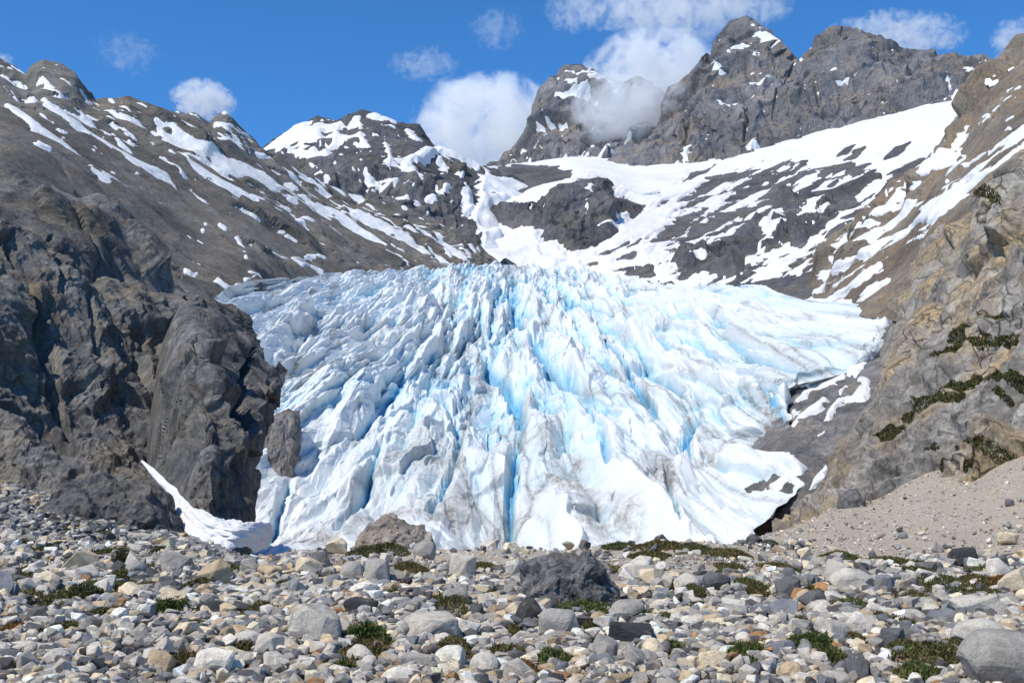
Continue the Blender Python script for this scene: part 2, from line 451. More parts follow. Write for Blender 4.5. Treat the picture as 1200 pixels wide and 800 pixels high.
sp = aniso(S.px, S.py, 33, 24, 3.6, 13, 4) * 10 - 4.6 + np.clip(3 - gl / 18, -3, 1.6)      # scattered small patches
f = np.maximum(f, np.where(S.px > 60, sp, sp - 1.5))
f[S.v >= .999] = -9
tag(S.snow('snow_field', f, M['snow'], .35, .9, 2), 'long snow streaks in the gullies of the left ridge', kind='stuff')

# ---- snowy dome behind the left ridge
S = Surf(cols([
    (270, [(300, 1150), (260, 1230), (235, 1300), (212, 1400), (200, 1500)]),
    (320, [(300, 1100), (250, 1200), (220, 1300), (195, 1420), (172, 1600)]),
    (375, [(300, 1080), (235, 1190), (200, 1290), (170, 1450), (141, 1650)]),
    (440, [(300, 1080), (245, 1180), (205, 1260), (170, 1400), (141, 1620)]),
    (490, [(305, 1090), (255, 1190), (215, 1280), (182, 1400), (152, 1580)]),
    (530, [(310, 1090), (265, 1190), (235, 1270), (205, 1380), (180, 1560)]),
    (575, [(315, 1100), (285, 1180), (255, 1290), (222, 1420), (193, 1620)]),
    (640, [(320, 1120), (300, 1230), (280, 1330), (250, 1500), (215, 1700)])], (120, 700)), 520, 250,
    crest=[(270, 200), (310, 175), (330, 162), (350, 151), (362, 144), (372, 138), (382, 141), (395, 144), (405, 146), (415, 142), (425, 141), (440, 140), (452, 143), (464, 150), (475, 151), (484, 149), (490, 148), (498, 160), (508, 172), (530, 180), (545, 188), (562, 196), (577, 200), (600, 208), (640, 225)])
S.d = (rockdisp(S, (70, 28, 11), (13, 8, 4), 23, (1, 1, .4), .22, .09) + 13 * fbm(S.P0 * np.array([1, 1, .4]) / 80, 5, 25, ridged=True)) * (1 - .5 * S.v ** 8)
tag(S.finish('mountain', M['rock_mid']), 'dark snow capped dome behind the left ridge', kind='structure')
f = shapes(S.px, S.py, [
    [(365, 148, 3), (400, 152, 2)], [(426, 142, 2), (441, 145, 5), (462, 150, 3)], [(478, 158, 3), (486, 163, 5), (494, 166, 2)], [(450, 165, 1), (455, 175, 3), (458, 188, 2)], [(384, 206, 1), (372, 200, 1)],
    [(448, 184, 2), (456, 194, 7), (475, 196, 7), (490, 190, 8), (505, 182, 8), (515, 178, 7), (540, 185, 5), (560, 196, 3)], [(470, 200, 5), (478, 210, 8), (485, 216, 4)], [(515, 190, 6), (523, 200, 3)], [(532, 194, 3), (545, 192, 2)],
    [(430, 206, 3), (438, 212, 4), (450, 214, 3), (462, 216, 3)], [(480, 214, 5), (495, 220, 2)], [(463, 232, 3), (475, 233, 2)], [(475, 243, 1), (484, 247, 4), (498, 253, 1)], [(430, 225, 1), (434, 229, 1)], [(518, 231, 5), (512, 238, 3), (500, 240, 2)],
    [(552, 190, 1), (567, 200, 3), (575, 210, 2)], [(540, 207, 1), (542, 225, 6), (545, 250, 8)], [(370, 208, 2), (384, 216, 2)], [(378, 203, 2), (383, 208, 1)],
    [(300, 218, 2), (330, 232, 4), (345, 240, 2)]],
    [[(300, 184), (345, 150), (360, 144), (372, 146), (392, 150), (410, 147), (424, 149), (426, 160), (432, 170), (428, 172), (412, 168), (398, 172), (392, 178), (385, 190), (378, 192), (350, 188), (330, 186), (305, 182)],
     [(556, 208), (600, 210), (640, 235), (640, 330), (565, 320), (558, 282), (546, 262), (556, 240)]])
rk = shapes(S.px, S.py, [[(364, 150, 1), (373, 142, 4), (378, 144, 2)], [(362, 181, 1), (370, 174, 3), (374, 172, 1)], [(374, 180, 2), (382, 172, 5), (388, 170, 2)], [(405, 155, 3), (412, 150, 2)], [(402, 163, 2), (415, 161, 4), (420, 158, 2)], [(414, 147, 3), (422, 143, 2)], [(345, 178, 1), (350, 177, 1)]])
f = np.minimum(f, -rk) + 2.4 * aniso(S.px, S.py, 0, 9, 9, 31, 4)
sp = aniso(S.px, S.py, 30, 8, 4, 33, 3) * 8 - 4.6; f = np.maximum(f, sp)
f[S.v >= .999] -= 3
tag(S.snow('snow_field', f, M['snow'], .8, 5, 3), 'snow cap and ledges on the dome behind the left ridge', kind='stuff')

# ---- the snow basin above the icefall
S = Surf(cols([
    (520, [(345, 1010), (320, 1060), (300, 1120), (262, 1260), (225, 1450), (200, 1680)]),
    (570, [(345, 1000), (315, 1080), (290, 1160), (255, 1300), (222, 1500), (197, 1800)]),
    (620, [(345, 1000), (318, 1100), (285, 1170), (245, 1260), (215, 1550), (190, 1980)]),
    (680, [(345, 1000), (318, 1100), (292, 1160), (222, 1260), (205, 1600), (185, 2050)]),
    (750, [(345, 1000), (315, 1060), (290, 1140), (240, 1330), (212, 1650), (185, 2050)]),
    (850, [(360, 900), (325, 980), (285, 1120), (235, 1400), (200, 1700), (165, 2050)]),
    (950, [(370, 800), (330, 880), (285, 1020), (225, 1320), (180, 1670), (145, 2050)]),
    (1050, [(380, 700), (340, 780), (285, 900), (215, 1180), (155, 1620), (125, 1950)]),
    (1120, [(390, 650), (330, 740), (270, 860), (195, 1100), (140, 1500), (112, 1850)]),
    (1220, [(400, 620), (320, 700), (250, 820), (170, 1050), (120, 1400), (95, 1800)])], (150, 500)), 900, 300)
PX, PY = S.px, S.py
rock_polys = [
    [(640, 226), (655, 218), (675, 213), (700, 208), (712, 210), (724, 218), (718, 222), (722, 229), (735, 232), (755, 242), (752, 250), (742, 257), (728, 252), (722, 262), (726, 272), (715, 282), (700, 292), (680, 297), (668, 296), (655, 287), (632, 281), (636, 272), (625, 268), (612, 266), (600, 268), (590, 266), (572, 266), (560, 272), (545, 262), (553, 256), (572, 250), (585, 243), (615, 240), (630, 236), (645, 230)],
    [(585, 197), (610, 192), (650, 196), (672, 203), (670, 208), (640, 212), (620, 218), (608, 226), (598, 220), (580, 222), (586, 210), (578, 206)],
    [(554, 236), (565, 230), (578, 232), (577, 238), (566, 243), (557, 241)],
    [(784, 309), (795, 298), (830, 290), (852, 280), (870, 270), (905, 250), (920, 238), (945, 230), (975, 222), (1010, 208), (1034, 205), (1035, 212), (1015, 222), (1000, 230), (1010, 240), (990, 250), (975, 262), (960, 276), (940, 290), (918, 288), (905, 280), (898, 270), (888, 294), (875, 302), (872, 316), (865, 324), (845, 322), (825, 318), (800, 316)],
    [(800, 336), (850, 328), (905, 320), (940, 322), (955, 332), (980, 322), (1000, 320), (985, 338), (965, 345), (940, 352), (900, 340), (850, 334)],
    [(722, 318), (750, 314), (765, 311), (768, 320), (755, 325), (735, 321)],
    [(752, 330), (785, 328), (800, 335), (780, 338)]]
rock_strokes = [
    [(758, 285, 1), (780, 275, 6), (800, 262, 7), (828, 247, 2)], [(792, 284, 1), (815, 272, 7), (840, 262, 7), (865, 252, 3)], [(850, 237, 1), (868, 230, 6), (880, 224, 2)], [(866, 218, 1), (880, 212, 4), (893, 208, 1)],
    [(886, 238, 1), (905, 225, 6), (922, 210, 3)], [(960, 208, 3), (975, 200, 6), (1000, 193, 3)], [(940, 206, 1), (956, 203, 2)], [(980, 183, 1), (992, 176, 3), (1002, 170, 0)], [(990, 187, 1), (1003, 180, 4), (1014, 173, 1)],
    [(702, 300, 1), (720, 293, 3), (738, 285, 1)], [(735, 290, 1), (745, 285, 2), (752, 280, 1)], [(724, 308, 1), (745, 302, 3), (750, 300, 0)], [(900, 242, 1), (925, 232, 3), (945, 220, 1)],
    [(830, 228, 1), (842, 226, 2)], [(1036, 186, 2), (1055, 176, 5), (1066, 170, 1)], [(684, 311, 0), (700, 309, 2)], [(899, 206, 3), (907, 205, 2)],
    [(990, 310, 2), (1020, 290, 5), (1050, 262, 6), (1075, 235, 6), (1090, 215, 3)], [(1030, 240, 9), (1055, 215, 12), (1078, 195, 10)], [(965, 300, 4), (972, 296, 7), (978, 302, 3)], [(940, 330, 3), (965, 315, 6), (985, 305, 4)]]
rk = shapes(PX, PY, rock_strokes, rock_polys)
bl = np.clip(shapes(PX, PY, (), rock_polys[:1] + rock_polys[3:4]) / 14, 0, 1)
inner = np.minimum(shapes(PX, PY, [[(840, 306, 1), (860, 302, 4)], [(875, 272, 1), (890, 262, 2)], [(910, 265, 5), (930, 268, 3), (950, 255, 4), (970, 246, 1)], [(945, 262, 2), (952, 256, 3)], [(955, 250, 2)], [(900, 270, 6), (908, 268, 4)],
    [(810, 305, 1), (832, 296, 3)], [(680, 225, 1), (684, 226, 4), (692, 223, 2)], [(686, 241, 2), (687, 246, 3)], [(632, 243, 5), (642, 240, 4)], [(612, 249, 2), (624, 251, 3)], [(720, 255, 2), (735, 250, 3), (738, 262, 2)], [(700, 270, 1), (714, 266, 3), (728, 265, 2)],
    [(660, 230, 2), (662, 232, 2)], [(920, 335, 1), (945, 328, 2)]][:9] + [[(632, 243, 5), (642, 240, 4)], [(612, 249, 2), (624, 251, 3)], [(720, 257, 2), (735, 252, 3)], [(700, 268, 1), (714, 266, 3), (728, 265, 2)]]), 99)
str1 = aniso(PX, PY, -27, 34, 5.5, 41, 4)
f = -rk
streaky = np.clip((PX - 700) / 120, 0, 1) * np.clip((PY - 170) / 32 - (PX < 800) * .7, 0, 1)
f = np.minimum(f, (2.0 - 11 * (str1 + .15)) + (1 - streaky) * 12)
f = np.minimum(f, 12)
f = np.maximum(f, inner) + 3.2 * aniso(PX, PY, -24, 12, 3.5, 43, 5)
S.d = bl * (rockdisp(S, (60, 24, 10), (16, 8, 4), 47, (1, 1, .5)) + 16 * fbm(S.P0 * np.array([1, 1, .5]) / 60, 5, 48, ridged=True) + 6) + (1 - bl) * (rockdisp(S, (30, 12), (2.2, 1.2), 49)) + 9 * fbm(S.P0 / 140, 3, 44)
tag(S.finish('mountain_basin', M['rock_mid']), 'snow filled basin with dark rock bands above the glacier', kind='structure')
tag(S.snow('snow_field', f, M['snow'], .5, 2.5, 2), 'broad white snowfield filling the basin below the right hand peaks', kind='stuff')

# ---- cloud wrapped pyramid
S = Surf(cols([
    (540, [(250, 1900), (235, 1980), (220, 2060), (210, 2160)]),
    (575, [(250, 1900), (230, 2000), (212, 2100), (200, 2220)]),
    (605, [(250, 1900), (220, 2030), (195, 2160), (172, 2300)]),
    (632, [(250, 1900), (205, 2080), (160, 2260), (120, 2430)]),
    (675, [(250, 1900), (190, 2100), (130, 2300), (73, 2520)]),
    (735, [(250, 1900), (185, 2100), (135, 2320), (92, 2520)]),
    (790, [(250, 1900), (190, 2100), (145, 2300), (110, 2500)]),
    (860, [(250, 1900), (205, 2100), (175, 2280), (150, 2450)])], (150, 600)), 520, 300,
    crest=[(540, 210), (575, 200), (588, 192), (594, 184), (603, 181), (612, 168), (618, 150), (626, 138), (632, 120), (637, 108), (645, 94), (655, 88), (664, 76), (672, 73), (682, 76), (690, 83), (702, 92), (716, 96), (730, 100), (742, 94), (750, 92), (760, 100), (780, 112), (800, 124), (860, 155)])
S.d = (rockdisp(S, (120, 48, 18), (26, 15, 8), 53, (1, 1, .42), .22, .09) + 24 * fbm(S.P0 * np.array([1, 1, .4]) / 130, 5, 55, ridged=True)) * (1 - .5 * S.v ** 8)
tag(S.finish('mountain_peak', M['rock_far']), 'steep pyramid peak wrapped in cloud at the head of the valley', kind='structure')
f = shapes(S.px, S.py, [[(676, 75, 1), (688, 84, 4), (694, 80, 1)], [(664, 86, 1), (672, 88, 1)], [(655, 95, 1), (668, 104, 3), (676, 110, 4), (700, 105, 6)], [(672, 92, 1), (690, 92, 6), (705, 95, 8), (715, 108, 10), (722, 120, 5)], [(654, 114, 2), (664, 115, 4), (672, 120, 1)], [(640, 160, 1), (634, 158, 0), (648, 152, 1)], [(613, 165, 2), (622, 165, 2)], [(628, 142, 1), (630, 148, 1)],
    [(630, 182, 1), (645, 170, 1.5)], [(650, 142, 2), (662, 140, 0)], [(736, 170, 3), (745, 163, 4), (755, 158, 3)], [(700, 190, 1), (712, 185, 1.5)], [(718, 186, 1), (730, 180, 1.5)], [(704, 184, 1), (720, 175, 1)],
    [(645, 197, 2), (665, 190, 5), (672, 198, 5), (690, 196, 2)], [(682, 186, 3), (683, 188, 1)], [(600, 197, 1), (625, 195, 2), (640, 196, 2)], [(576, 195, 3), (586, 188, 3)], [(700, 205, 2), (712, 198, 5)]])
f = f + 2.2 * aniso(S.px, S.py, -40, 8, 4, 58, 4)
f = np.maximum(f, aniso(S.px, S.py, -35, 8, 4, 59, 3) * 8 - 5.4)
f[S.v >= .999] = -9
tag(S.snow('snow_field', f, M['snow'], .8, 5, 2), 'snow patches high on the cloud wrapped pyramid peak', kind='stuff')

# ---- right hand massif
S = Surf(cols([
    (690, [(250, 1800), (235, 1850), (222, 1900), (212, 1980)]),
    (735, [(250, 1750), (220, 1830), (195, 1910), (170, 2020)]),
    (780, [(250, 1750), (200, 1860), (160, 1960), (124, 2100)]),
    (822, [(245, 1750), (180, 1880), (115, 2020), (64, 2170)]),
    (872, [(235, 1750), (170, 1880), (95, 2040), (24, 2230)]),
    (935, [(215, 1750), (165, 1870), (112, 2000), (73, 2160)]),
    (985, [(200, 1750), (148, 1860), (88, 2010), (37, 2190)]),
    (1050, [(180, 1740), (135, 1840), (95, 1960), (61, 2120)]),
    (1110, [(165, 1700), (128, 1790), (96, 1900), (66, 2050)]),
    (1165, [(150, 1650), (120, 1740), (97, 1840), (74, 1960)]),
    (1240, [(150, 1600), (120, 1690), (100, 1790), (80, 1900)])], (180, 600)), 760, 320,
    crest=[(690, 214), (705, 206), (718, 200), (725, 190), (738, 168), (750, 155), (763, 145), (776, 128), (788, 108), (800, 96), (812, 82), (820, 65), (828, 62), (833, 66), (838, 52), (848, 42), (858, 29), (868, 26), (874, 23), (886, 31), (900, 42), (918, 58), (932, 72), (937, 74), (943, 64), (955, 50), (963, 42), (970, 36), (980, 35), (992, 38), (1012, 41), (1028, 46), (1042, 55), (1056, 62), (1075, 60), (1092, 62), (1110, 67), (1125, 68), (1140, 65), (1152, 65), (1160, 71), (1175, 80), (1240, 90)])
gul = shapes(S.px, S.py, [[(866, 98, 2), (876, 120, 6), (878, 145, 7), (872, 170, 5)], [(955, 90, 2), (960, 115, 5), (962, 140, 4)], [(800, 150, 4), (812, 120, 7), (805, 175, 5)], [(930, 80, 3), (912, 110, 4), (905, 140, 3)], [(1028, 70, 2), (1040, 100, 4)]])
S.d = (rockdisp(S, (130, 50, 20), (22, 15, 8), 63, (1, 1, .36), .22, .09) + 26 * fbm(S.P0 * np.array([1, 1, .35]) / 120, 5, 65, ridged=True)) * (1 - .5 * S.v ** 8) - 3 * np.clip(gul + 3 * aniso(S.px, S.py, 80, 20, 6, 67, 3) - 1, 0, 6)
tag(S.finish('mountain_massif', M['rock_far']), 'twin summit grey rock massif on the right skyline', kind='structure')
f = shapes(S.px, S.py, [[(881, 33, 1), (895, 44, 3), (912, 54, 1)], [(934, 74, 2), (940, 72, 3)], [(853, 66, 1), (862, 58, 3), (874, 52, 4), (884, 48, 1)], [(858, 52, 1), (872, 50, 1)], [(840, 80, 4), (844, 84, 4)], [(878, 67, 1), (888, 69, 1)], [(880, 95, 1), (893, 97, 2), (904, 97, 1)], [(828, 123, 1), (848, 122, 2.4), (867, 118, 1)], [(934, 111, 1), (944, 102, .6)], [(977, 88, 2), (981, 88, 1)],
    [(978, 102, 0), (992, 102, .8)], [(995, 100, 1), (1002, 96, .8)], [(1124, 68, 2)] * 2, [(1132, 88, 2), (1138, 88, 4), (1142, 90, 1)], [(879, 183, 5), (883, 175, 5), (890, 188, 5)], [(804, 190, 3), (806, 183, 4), (802, 200, 1)], [(1108, 120, 1), (1125, 113, 3)], [(1112, 105, 1), (1116, 112, 1)], [(1140, 106, 1), (1152, 96, 1.4)]])
f = f + 1.7 * aniso(S.px, S.py, -20, 7, 3.5, 68, 4)
f = np.maximum(f, aniso(S.px, S.py, -20, 8, 4, 69, 3) * 8 - 5.6)
f[S.v >= .999] = -9
tag(S.snow('snow_field', f, M['snow'], .8, 5, 2), 'thin snow ledges on the twin summit massif', kind='stuff')

# ---- brown spur on the right
S = Surf(cols([
    (935, [(395, 840), (372, 880), (350, 930), (330, 990), (310, 1060)]),
    (975, [(375, 690), (352, 740), (330, 800), (305, 870), (282, 950)]),
    (1015, [(375, 560), (350, 610), (315, 690), (280, 780), (246, 890)]),
    (1060, [(380, 500), (340, 550), (290, 650), (245, 760), (212, 890)]),
    (1095, [(390, 440), (320, 500), (255, 610), (210, 730), (186, 890)]),
    (1130, [(390, 400), (300, 470), (230, 590), (175, 720), (132, 890)]),
    (1165, [(390, 380), (280, 450), (200, 570), (135, 710), (88, 890)]),
    (1200, [(390, 360), (260, 430), (180, 550), (105, 690), (48, 890)]),
    (1300, [(390, 340), (220, 420), (120, 530), (20, 680), (-50, 870)]),
    (1550, [(390, 300), (200, 400), (50, 500), (-70, 620), (-160, 800)])], (200, 500)), 560, 330,
    crest=[(935, 310), (975, 282), (1010, 250), (1030, 235), (1050, 215), (1075, 205), (1083, 190), (1095, 184), (1105, 172), (1112, 160), (1120, 145), (1130, 132), (1140, 115), (1150, 100), (1160, 82), (1168, 72), (1178, 65), (1188, 55), (1195, 45), (1204, 43), (1250, 0), (1550, -160)])
cg = np.clip(1.2 - (S.py - spl(S.px, [(960, 290), (1080, 195), (1200, 45), (1550, -160)])) / 55 + .7 * aniso(S.px, S.py, -40, 60, 20, 71), .18, 1)
S.d = (rockdisp(S, (50, 20, 8), (9, 5, 2.4), 73, (1, 1, .6)) + 10 * fbm(S.P0 * np.array([1, 1, .5]) / 50, 5, 75, ridged=True)) * cg * (1 - .4 * (S.v > .97))
M['spur'] = rock_mat('rock_spur_brown', (.1, .088, .078), (.18, .155, .125), (.24, .205, .16), (.26, .19, .12), 12, .7, 4, (1, 1, .6))
tag(S.finish('mountain_spur', M['spur']), 'brown rocky spur with snow tongues dropping from the right edge', kind='structure')
f = shapes(S.px, S.py, [
    [(1050, 232, 10), (1075, 215, 12), (1100, 200, 13), (1118, 190, 12), (1130, 186, 4)], [(1010, 262, 10), (1040, 250, 13), (1060, 235, 10)], [(960, 305, 8), (985, 290, 12), (1010, 270, 14), (1040, 258, 10), (1070, 225, 8)], [(1122, 182, 3), (1124, 175, 3)],
    [(1112, 178, 1), (1125, 163, 4), (1138, 154, 2)], [(1160, 182, 2), (1180, 170, 5), (1200, 158, 7), (1230, 140, 8)], [(950, 345, 6), (985, 320, 12), (1015, 300, 15), (1050, 278, 16), (1080, 255, 16), (1110, 235, 15), (1140, 215, 13), (1170, 195, 11), (1200, 172, 9), (1240, 150, 8)],
    [(1090, 225, 2), (1112, 205, 3), (1142, 188, 3), (1160, 178, 1)], [(1060, 205, 3), (1075, 190, 4), (1082, 180, 1)], [(1148, 146, 1), (1160, 137, 2)], [(1174, 156, 1), (1184, 152, 2)], [(1183, 108, 1), (1196, 104, 3)], [(1190, 86, 3), (1202, 80, 3)], [(1178, 120, 1), (1190, 116, 1.5)], [(1180, 142, 1), (1188, 138, 1.5)], [(1165, 132, 1), (1172, 126, 1)],
    [(1000, 355, 3), (1020, 340, 4), (1040, 328, 3)], [(975, 352, 4), (1000, 335, 5), (1030, 312, 5)]])
rk = shapes(S.px, S.py, [[(1085, 285, 1), (1105, 268, 3), (1130, 250, 4), (1150, 238, 2)], [(1148, 204, 2), (1165, 190, 4), (1190, 172, 2)], [(1000, 300, 1), (1030, 283, 4), (1062, 265, 5), (1078, 250, 2)], [(1095, 215, 2), (1118, 204, 4), (1140, 192, 1)], [(975, 330, 2), (1000, 316, 4), (1020, 305, 1)]])
f = np.minimum(f, 1.8 - 11 * (aniso(S.px, S.py, -38, 40, 5, 77, 4) + .1) + 4 * (f > 9))
f = np.minimum(f, -rk) + 3.4 * aniso(S.px, S.py, -38, 20, 4, 78, 5)
f = np.maximum(f, aniso(S.px, S.py, -38, 12, 4, 79, 3) * 8 - 5.2)
f[S.v >= .999] = -9
tag(S.snow('snow_field', f, M['snow'], .5, 1.8, 2), 'wide snow tongues running down beside the brown spur', kind='stuff')

# ---- rock slab beside the icefall, under the shelf of ice
S = Surf(cols([
    (800, [(680, 420), (600, 450), (520, 500), (450, 580), (400, 700), (350, 960)]),
    (880, [(680, 328), (590, 354), (515, 405), (450, 480), (405, 600), (350, 900)]),
    (935, [(680, 318), (580, 341), (510, 378), (445, 448), (400, 545), (352, 800)]),
    (1000, [(660, 310), (570, 345), (500, 372), (440, 428), (395, 515), (352, 660)]),
    (1060, [(660, 300), (560, 330), (490, 360), (430, 415), (385, 490), (340, 590)]),
    (1120, [(660, 280), (560, 310), (480, 340), (420, 380), (375, 430), (320, 520)])], (60, 60)), 380, 380)
S.d = rockdisp(S, (30, 12, 5), (1.8, 1.1, .6), 83, (1, 1, .8)) + 1.0 * fbm(S.P0 / 25, 5, 85, ridged=True)
tag(S.finish('rock_slab', M['slab']), 'bare grey rock slab between the icefall and the right hand cliff', kind='structure')
f = shapes(S.px, S.py, [
    [(930, 500, 3), (945, 490, 5), (958, 482, 5), (966, 470, 4)], [(938, 492, 3), (930, 484, 2), (936, 478, 2)], [(962, 500, 1), (972, 492, 4), (978, 478, 4), (984, 470, 4), (1000, 464, 3), (1010, 458, 6)], [(968, 505, 1), (960, 512, 1)],
    [(898, 450, 5), (920, 452, 6), (945, 455, 6), (960, 448, 5), (985, 440, 5)], [(945, 460, 3), (935, 470, 3)], [(970, 455, 2), (978, 450, 3)], [(900, 444, 4), (905, 455, 4)], [(1000, 435, 8), (1020, 420, 4)], [(985, 460, 2), (992, 455, 2)],
    [(1000, 405, 8), (1020, 395, 5), (1032, 390, 2)], [(1005, 412, 6), (1028, 416, 3), (1036, 417, 1)], [(975, 410, 10), (1000, 400, 6)], [(960, 560, 3), (975, 545, 6), (990, 528, 4), (998, 518, 1)], [(948, 575, 2), (962, 560, 5)], [(1010, 445, 5), (1018, 450, 4), (1010, 462, 5)],
    [(955, 350, 8), (1012, 356, 7), (1018, 366, 3)], [(1000, 372, 7), (1015, 366, 4)], [(905, 570, 4), (930, 555, 3)]])
f += 3.2 * aniso(S.px, S.py, -35, 14, 6, 87, 4)
tag(S.snow('snow_field', f, M['snow'], .35, .9, 5), 'ragged snow patches on the rock slab right of the icefall', kind='stuff')
print('mountains', round(time.time() - T0, 1))

# ---- the glacier
rowsG = [  # py at the middle, left edge px, right edge px, Y left, Y mid, Y right
    (695, 240, 850, 300, 305, 300),
    (640, 250, 866, 316, 322, 316),
    (600, 268, 912, 334, 345, 330),
    (560, 282, 946, 352, 370, 348),
    (520, 288, 947, 372, 400, 372),
    (480, 284, 922, 392, 435, 396),
    (450, 290, 925, 405, 465, 420),
    (420, 275, 1003, 420, 505, 436),
    (395, 262, 1042, 432, 550, 458),
    (370, 258, 1052, 445, 620, 490),
    (352, 258, 1050, 460, 700, 540),
    (338, 258, 1044, 475, 790, 580),
    (324, 258, 1040, 485, 880, 610)]
nuG, nvG = 1150, 820
u = np.linspace(0, 1, nuG); vv = np.linspace(0, 1, nvG)
R_ = np.array(rowsG, float)
vr = np.concatenate([[0], np.cumsum(np.abs(np.diff(R_[:, 0])) + 5)]); vr /= vr[-1]
rr = pchip(vv, vr, R_)
top = [(258, 343), (280, 333), (300, 327), (350, 322), (400, 320), (450, 317), (500, 313), (560, 309), (600, 309), (650, 312), (700, 317), (750, 325), (800, 330), (860, 335), (900, 341), (950, 352), (1010, 356), (1040, 356)]
topY = [(258, 485), (300, 560), (400, 720), (500, 860), (600, 960), (700, 960), (800, 880), (900, 760), (960, 680), (1020, 610)]
U, V = np.meshgrid(u, vv)
px = rr[:, 1][:, None] + U * (rr[:, 2] - rr[:, 1])[:, None]
pyb = rr[:, 0][:, None] + 0 * U
px = px + (1 - U) ** 14 * 10 * fbm(np.stack([pyb / 9, 0 * px, 0 * px], -1), 3, 288) - U ** 14 * 12 * fbm(np.stack([pyb / 11, 0 * px + 5, 0 * px], -1), 3, 289)
# rows bow towards the crest line near the top
tp = spl(px[-1], top)
k = np.clip((V - .45) / .55, 0, 1) ** 1.3
py = pyb + (tp[None] - 324) * k
mid = 4 * U * (1 - U)
Yb = np.where(U < .5, rr[:, 3][:, None], rr[:, 5][:, None])
Yg = Yb + (rr[:, 4][:, None] - Yb) * np.sin(np.clip(mid, 0, 1) * 1.5708) ** .9
Ytop = spl(px[-1], topY)
Yg = Yg + (Ytop - Yg[-1])[None] * k
Yg = boxblur(Yg, 8)
# gentle bulges: the lobes of the icefall
PG = unproj(px, py, Yg)
# wrap the two margins and the crest away from the viewer
NG = grid_normals(PG); NG = boxblur(NG, 12); NG /= np.linalg.norm(NG, axis=-1, keepdims=True)
# flow coordinates in metres
Xf = PG[..., 0] * np.exp(-.0027 * (py - 475))
ds = np.linalg.norm(np.diff(PG, axis=0), axis=-1).mean(1); sarc = np.concatenate([[0], np.cumsum(ds)])[:, None] + 0 * U
W3 = np.stack([Xf / 60, sarc / 130, 0 * Xf], -1)
wx = fbm(W3, 3, 201); wy = fbm(W3 + 9, 3, 202)
W4 = np.stack([Xf / 14, sarc / 40, 0 * Xf], -1)
wx2 = fbm(W4, 3, 203)
a0 = Xf + 9 * wx + .5 * wx2; s0 = sarc + 22 * wy
h0, b0 = crag(np.stack([a0 / 42, s0 / 150], -1), 211, nd=4, slope=1.0)
h1, b1 = crag(np.stack([(a0 + .03 * s0) / 15, s0 / 74], -1), 221, nd=5, slope=1.1)
h2, b2 = crag(np.stack([(a0 - .05 * s0) / 6.5, s0 / 34], -1), 231, nd=5, slope=1.1, hv=.6)
h3, b3 = crag(np.stack([(a0 + .15 * s0) / 2.5, s0 / 13], -1), 241, nd=4, slope=1.0, hv=.6)
def brk(L, seed, el=2.1):
    W = np.stack([a0 / L + .3 * vnoise(np.stack([Xf / L, sarc / L, 0 * Xf], -1), seed), s0 / (L * el), 0 * Xf + .5 + .35 * h1 * 10 / L], -1)
    F1, F2, H1, H2 = vor3(W, seed); t = np.clip((F2 - F1) / .1, 0, 1); t = .5 + .5 * t * (2 - t)
    return H1 * t + H2 * (1 - t)
e1, e2_, e3 = brk(13, 271), brk(6, 275), brk(2.6, 279)
edge = np.clip(np.minimum(U, 1 - U) / .03, 0, 1)
shelf = np.clip(poly(px, py, [(885, 400), (905, 372), (960, 350), (1035, 350), (1035, 420), (960, 445), (905, 455)]) / 25 + .5, 0, 1)
topf = np.clip((py - tp[None]) / 45, 0, 1)
up = .35 + .65 * topf
lf = 1 - .42 * np.clip((py - 460) / 100, 0, 1)
D = (15 * h0 * up + 12 * h1 * up + (4.4 * h2 * (.5 + .5 * up) + .9 * h3 + 1.2 * e2_ + .35 * e3) * lf + 2.9 * e1 * up) * (1 - .5 * shelf)
# main clefts seen in the face: deep blue crevasses
cle = shapes(px, py, [[(612, 470, 1), (606, 510, 4), (600, 560, 6), (597, 600, 5), (585, 640, 4)], [(560, 395, 1), (585, 425, 4), (605, 460, 5), (615, 490, 4)], [(525, 470, 1), (540, 500, 4), (530, 540, 4), (505, 590, 3)], [(810, 470, 3), (800, 500, 6), (806, 525, 3)],
    [(480, 420, 2), (470, 450, 4), (445, 480, 3), (420, 510, 1)], [(700, 380, 2), (735, 430, 3), (765, 470, 2)], [(885, 440, 2), (905, 470, 4), (925, 495, 3)], [(445, 520, 2), (430, 560, 4), (395, 610, 3)], [(690, 480, 1), (705, 515, 3), (712, 550, 2)], [(340, 560, 2), (325, 600, 4), (300, 640, 3)], [(780, 560, 1), (790, 600, 3), (800, 625, 2)], [(600, 350, 1), (620, 390, 3), (645, 430, 2)]]) + 4 + 4 * aniso(px, py, 90, 30, 9, 251, 3)
D = D - .42 * np.clip(cle, 0, 10) ** 1.15
D = D * edge ** .5
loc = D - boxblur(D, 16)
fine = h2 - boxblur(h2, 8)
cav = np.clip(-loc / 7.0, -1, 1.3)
hollow_blue = np.clip(.12 + .8 * cav - .25 * fine + .28 * wx - .1 * (py > 560) + .1 * np.clip(1 - np.abs(px - 620) / 250, 0, 1) + .12 * (py < 480), 0, 1)  # bluer by hollow depth: deep ice colour, with light scattered inside painted in
dirt = shapes(px, py, [[(275, 365, 2), (320, 362, 8), (370, 372, 10), (400, 385, 10)], [(345, 395, 4), (350, 420, 6), (346, 438, 4)], [(890, 415, 4), (930, 408, 9), (950, 405, 8)], [(650, 480, 10), (640, 520, 14), (670, 560, 22), (690, 600, 24), (740, 620, 20)], [(560, 440, 5), (530, 540, 6)], [(760, 540, 10), (790, 570, 12)], [(395, 450, 4), (425, 420, 6)], [(320, 500, 8), (330, 540, 10)]])
dirt = np.clip(dirt / 16 + .16, 0, .8) * (1 - .3 * hollow_blue)
lump = fbm(np.stack([Xf / 30, sarc / 60, 0 * Xf], -1), 4, 261)
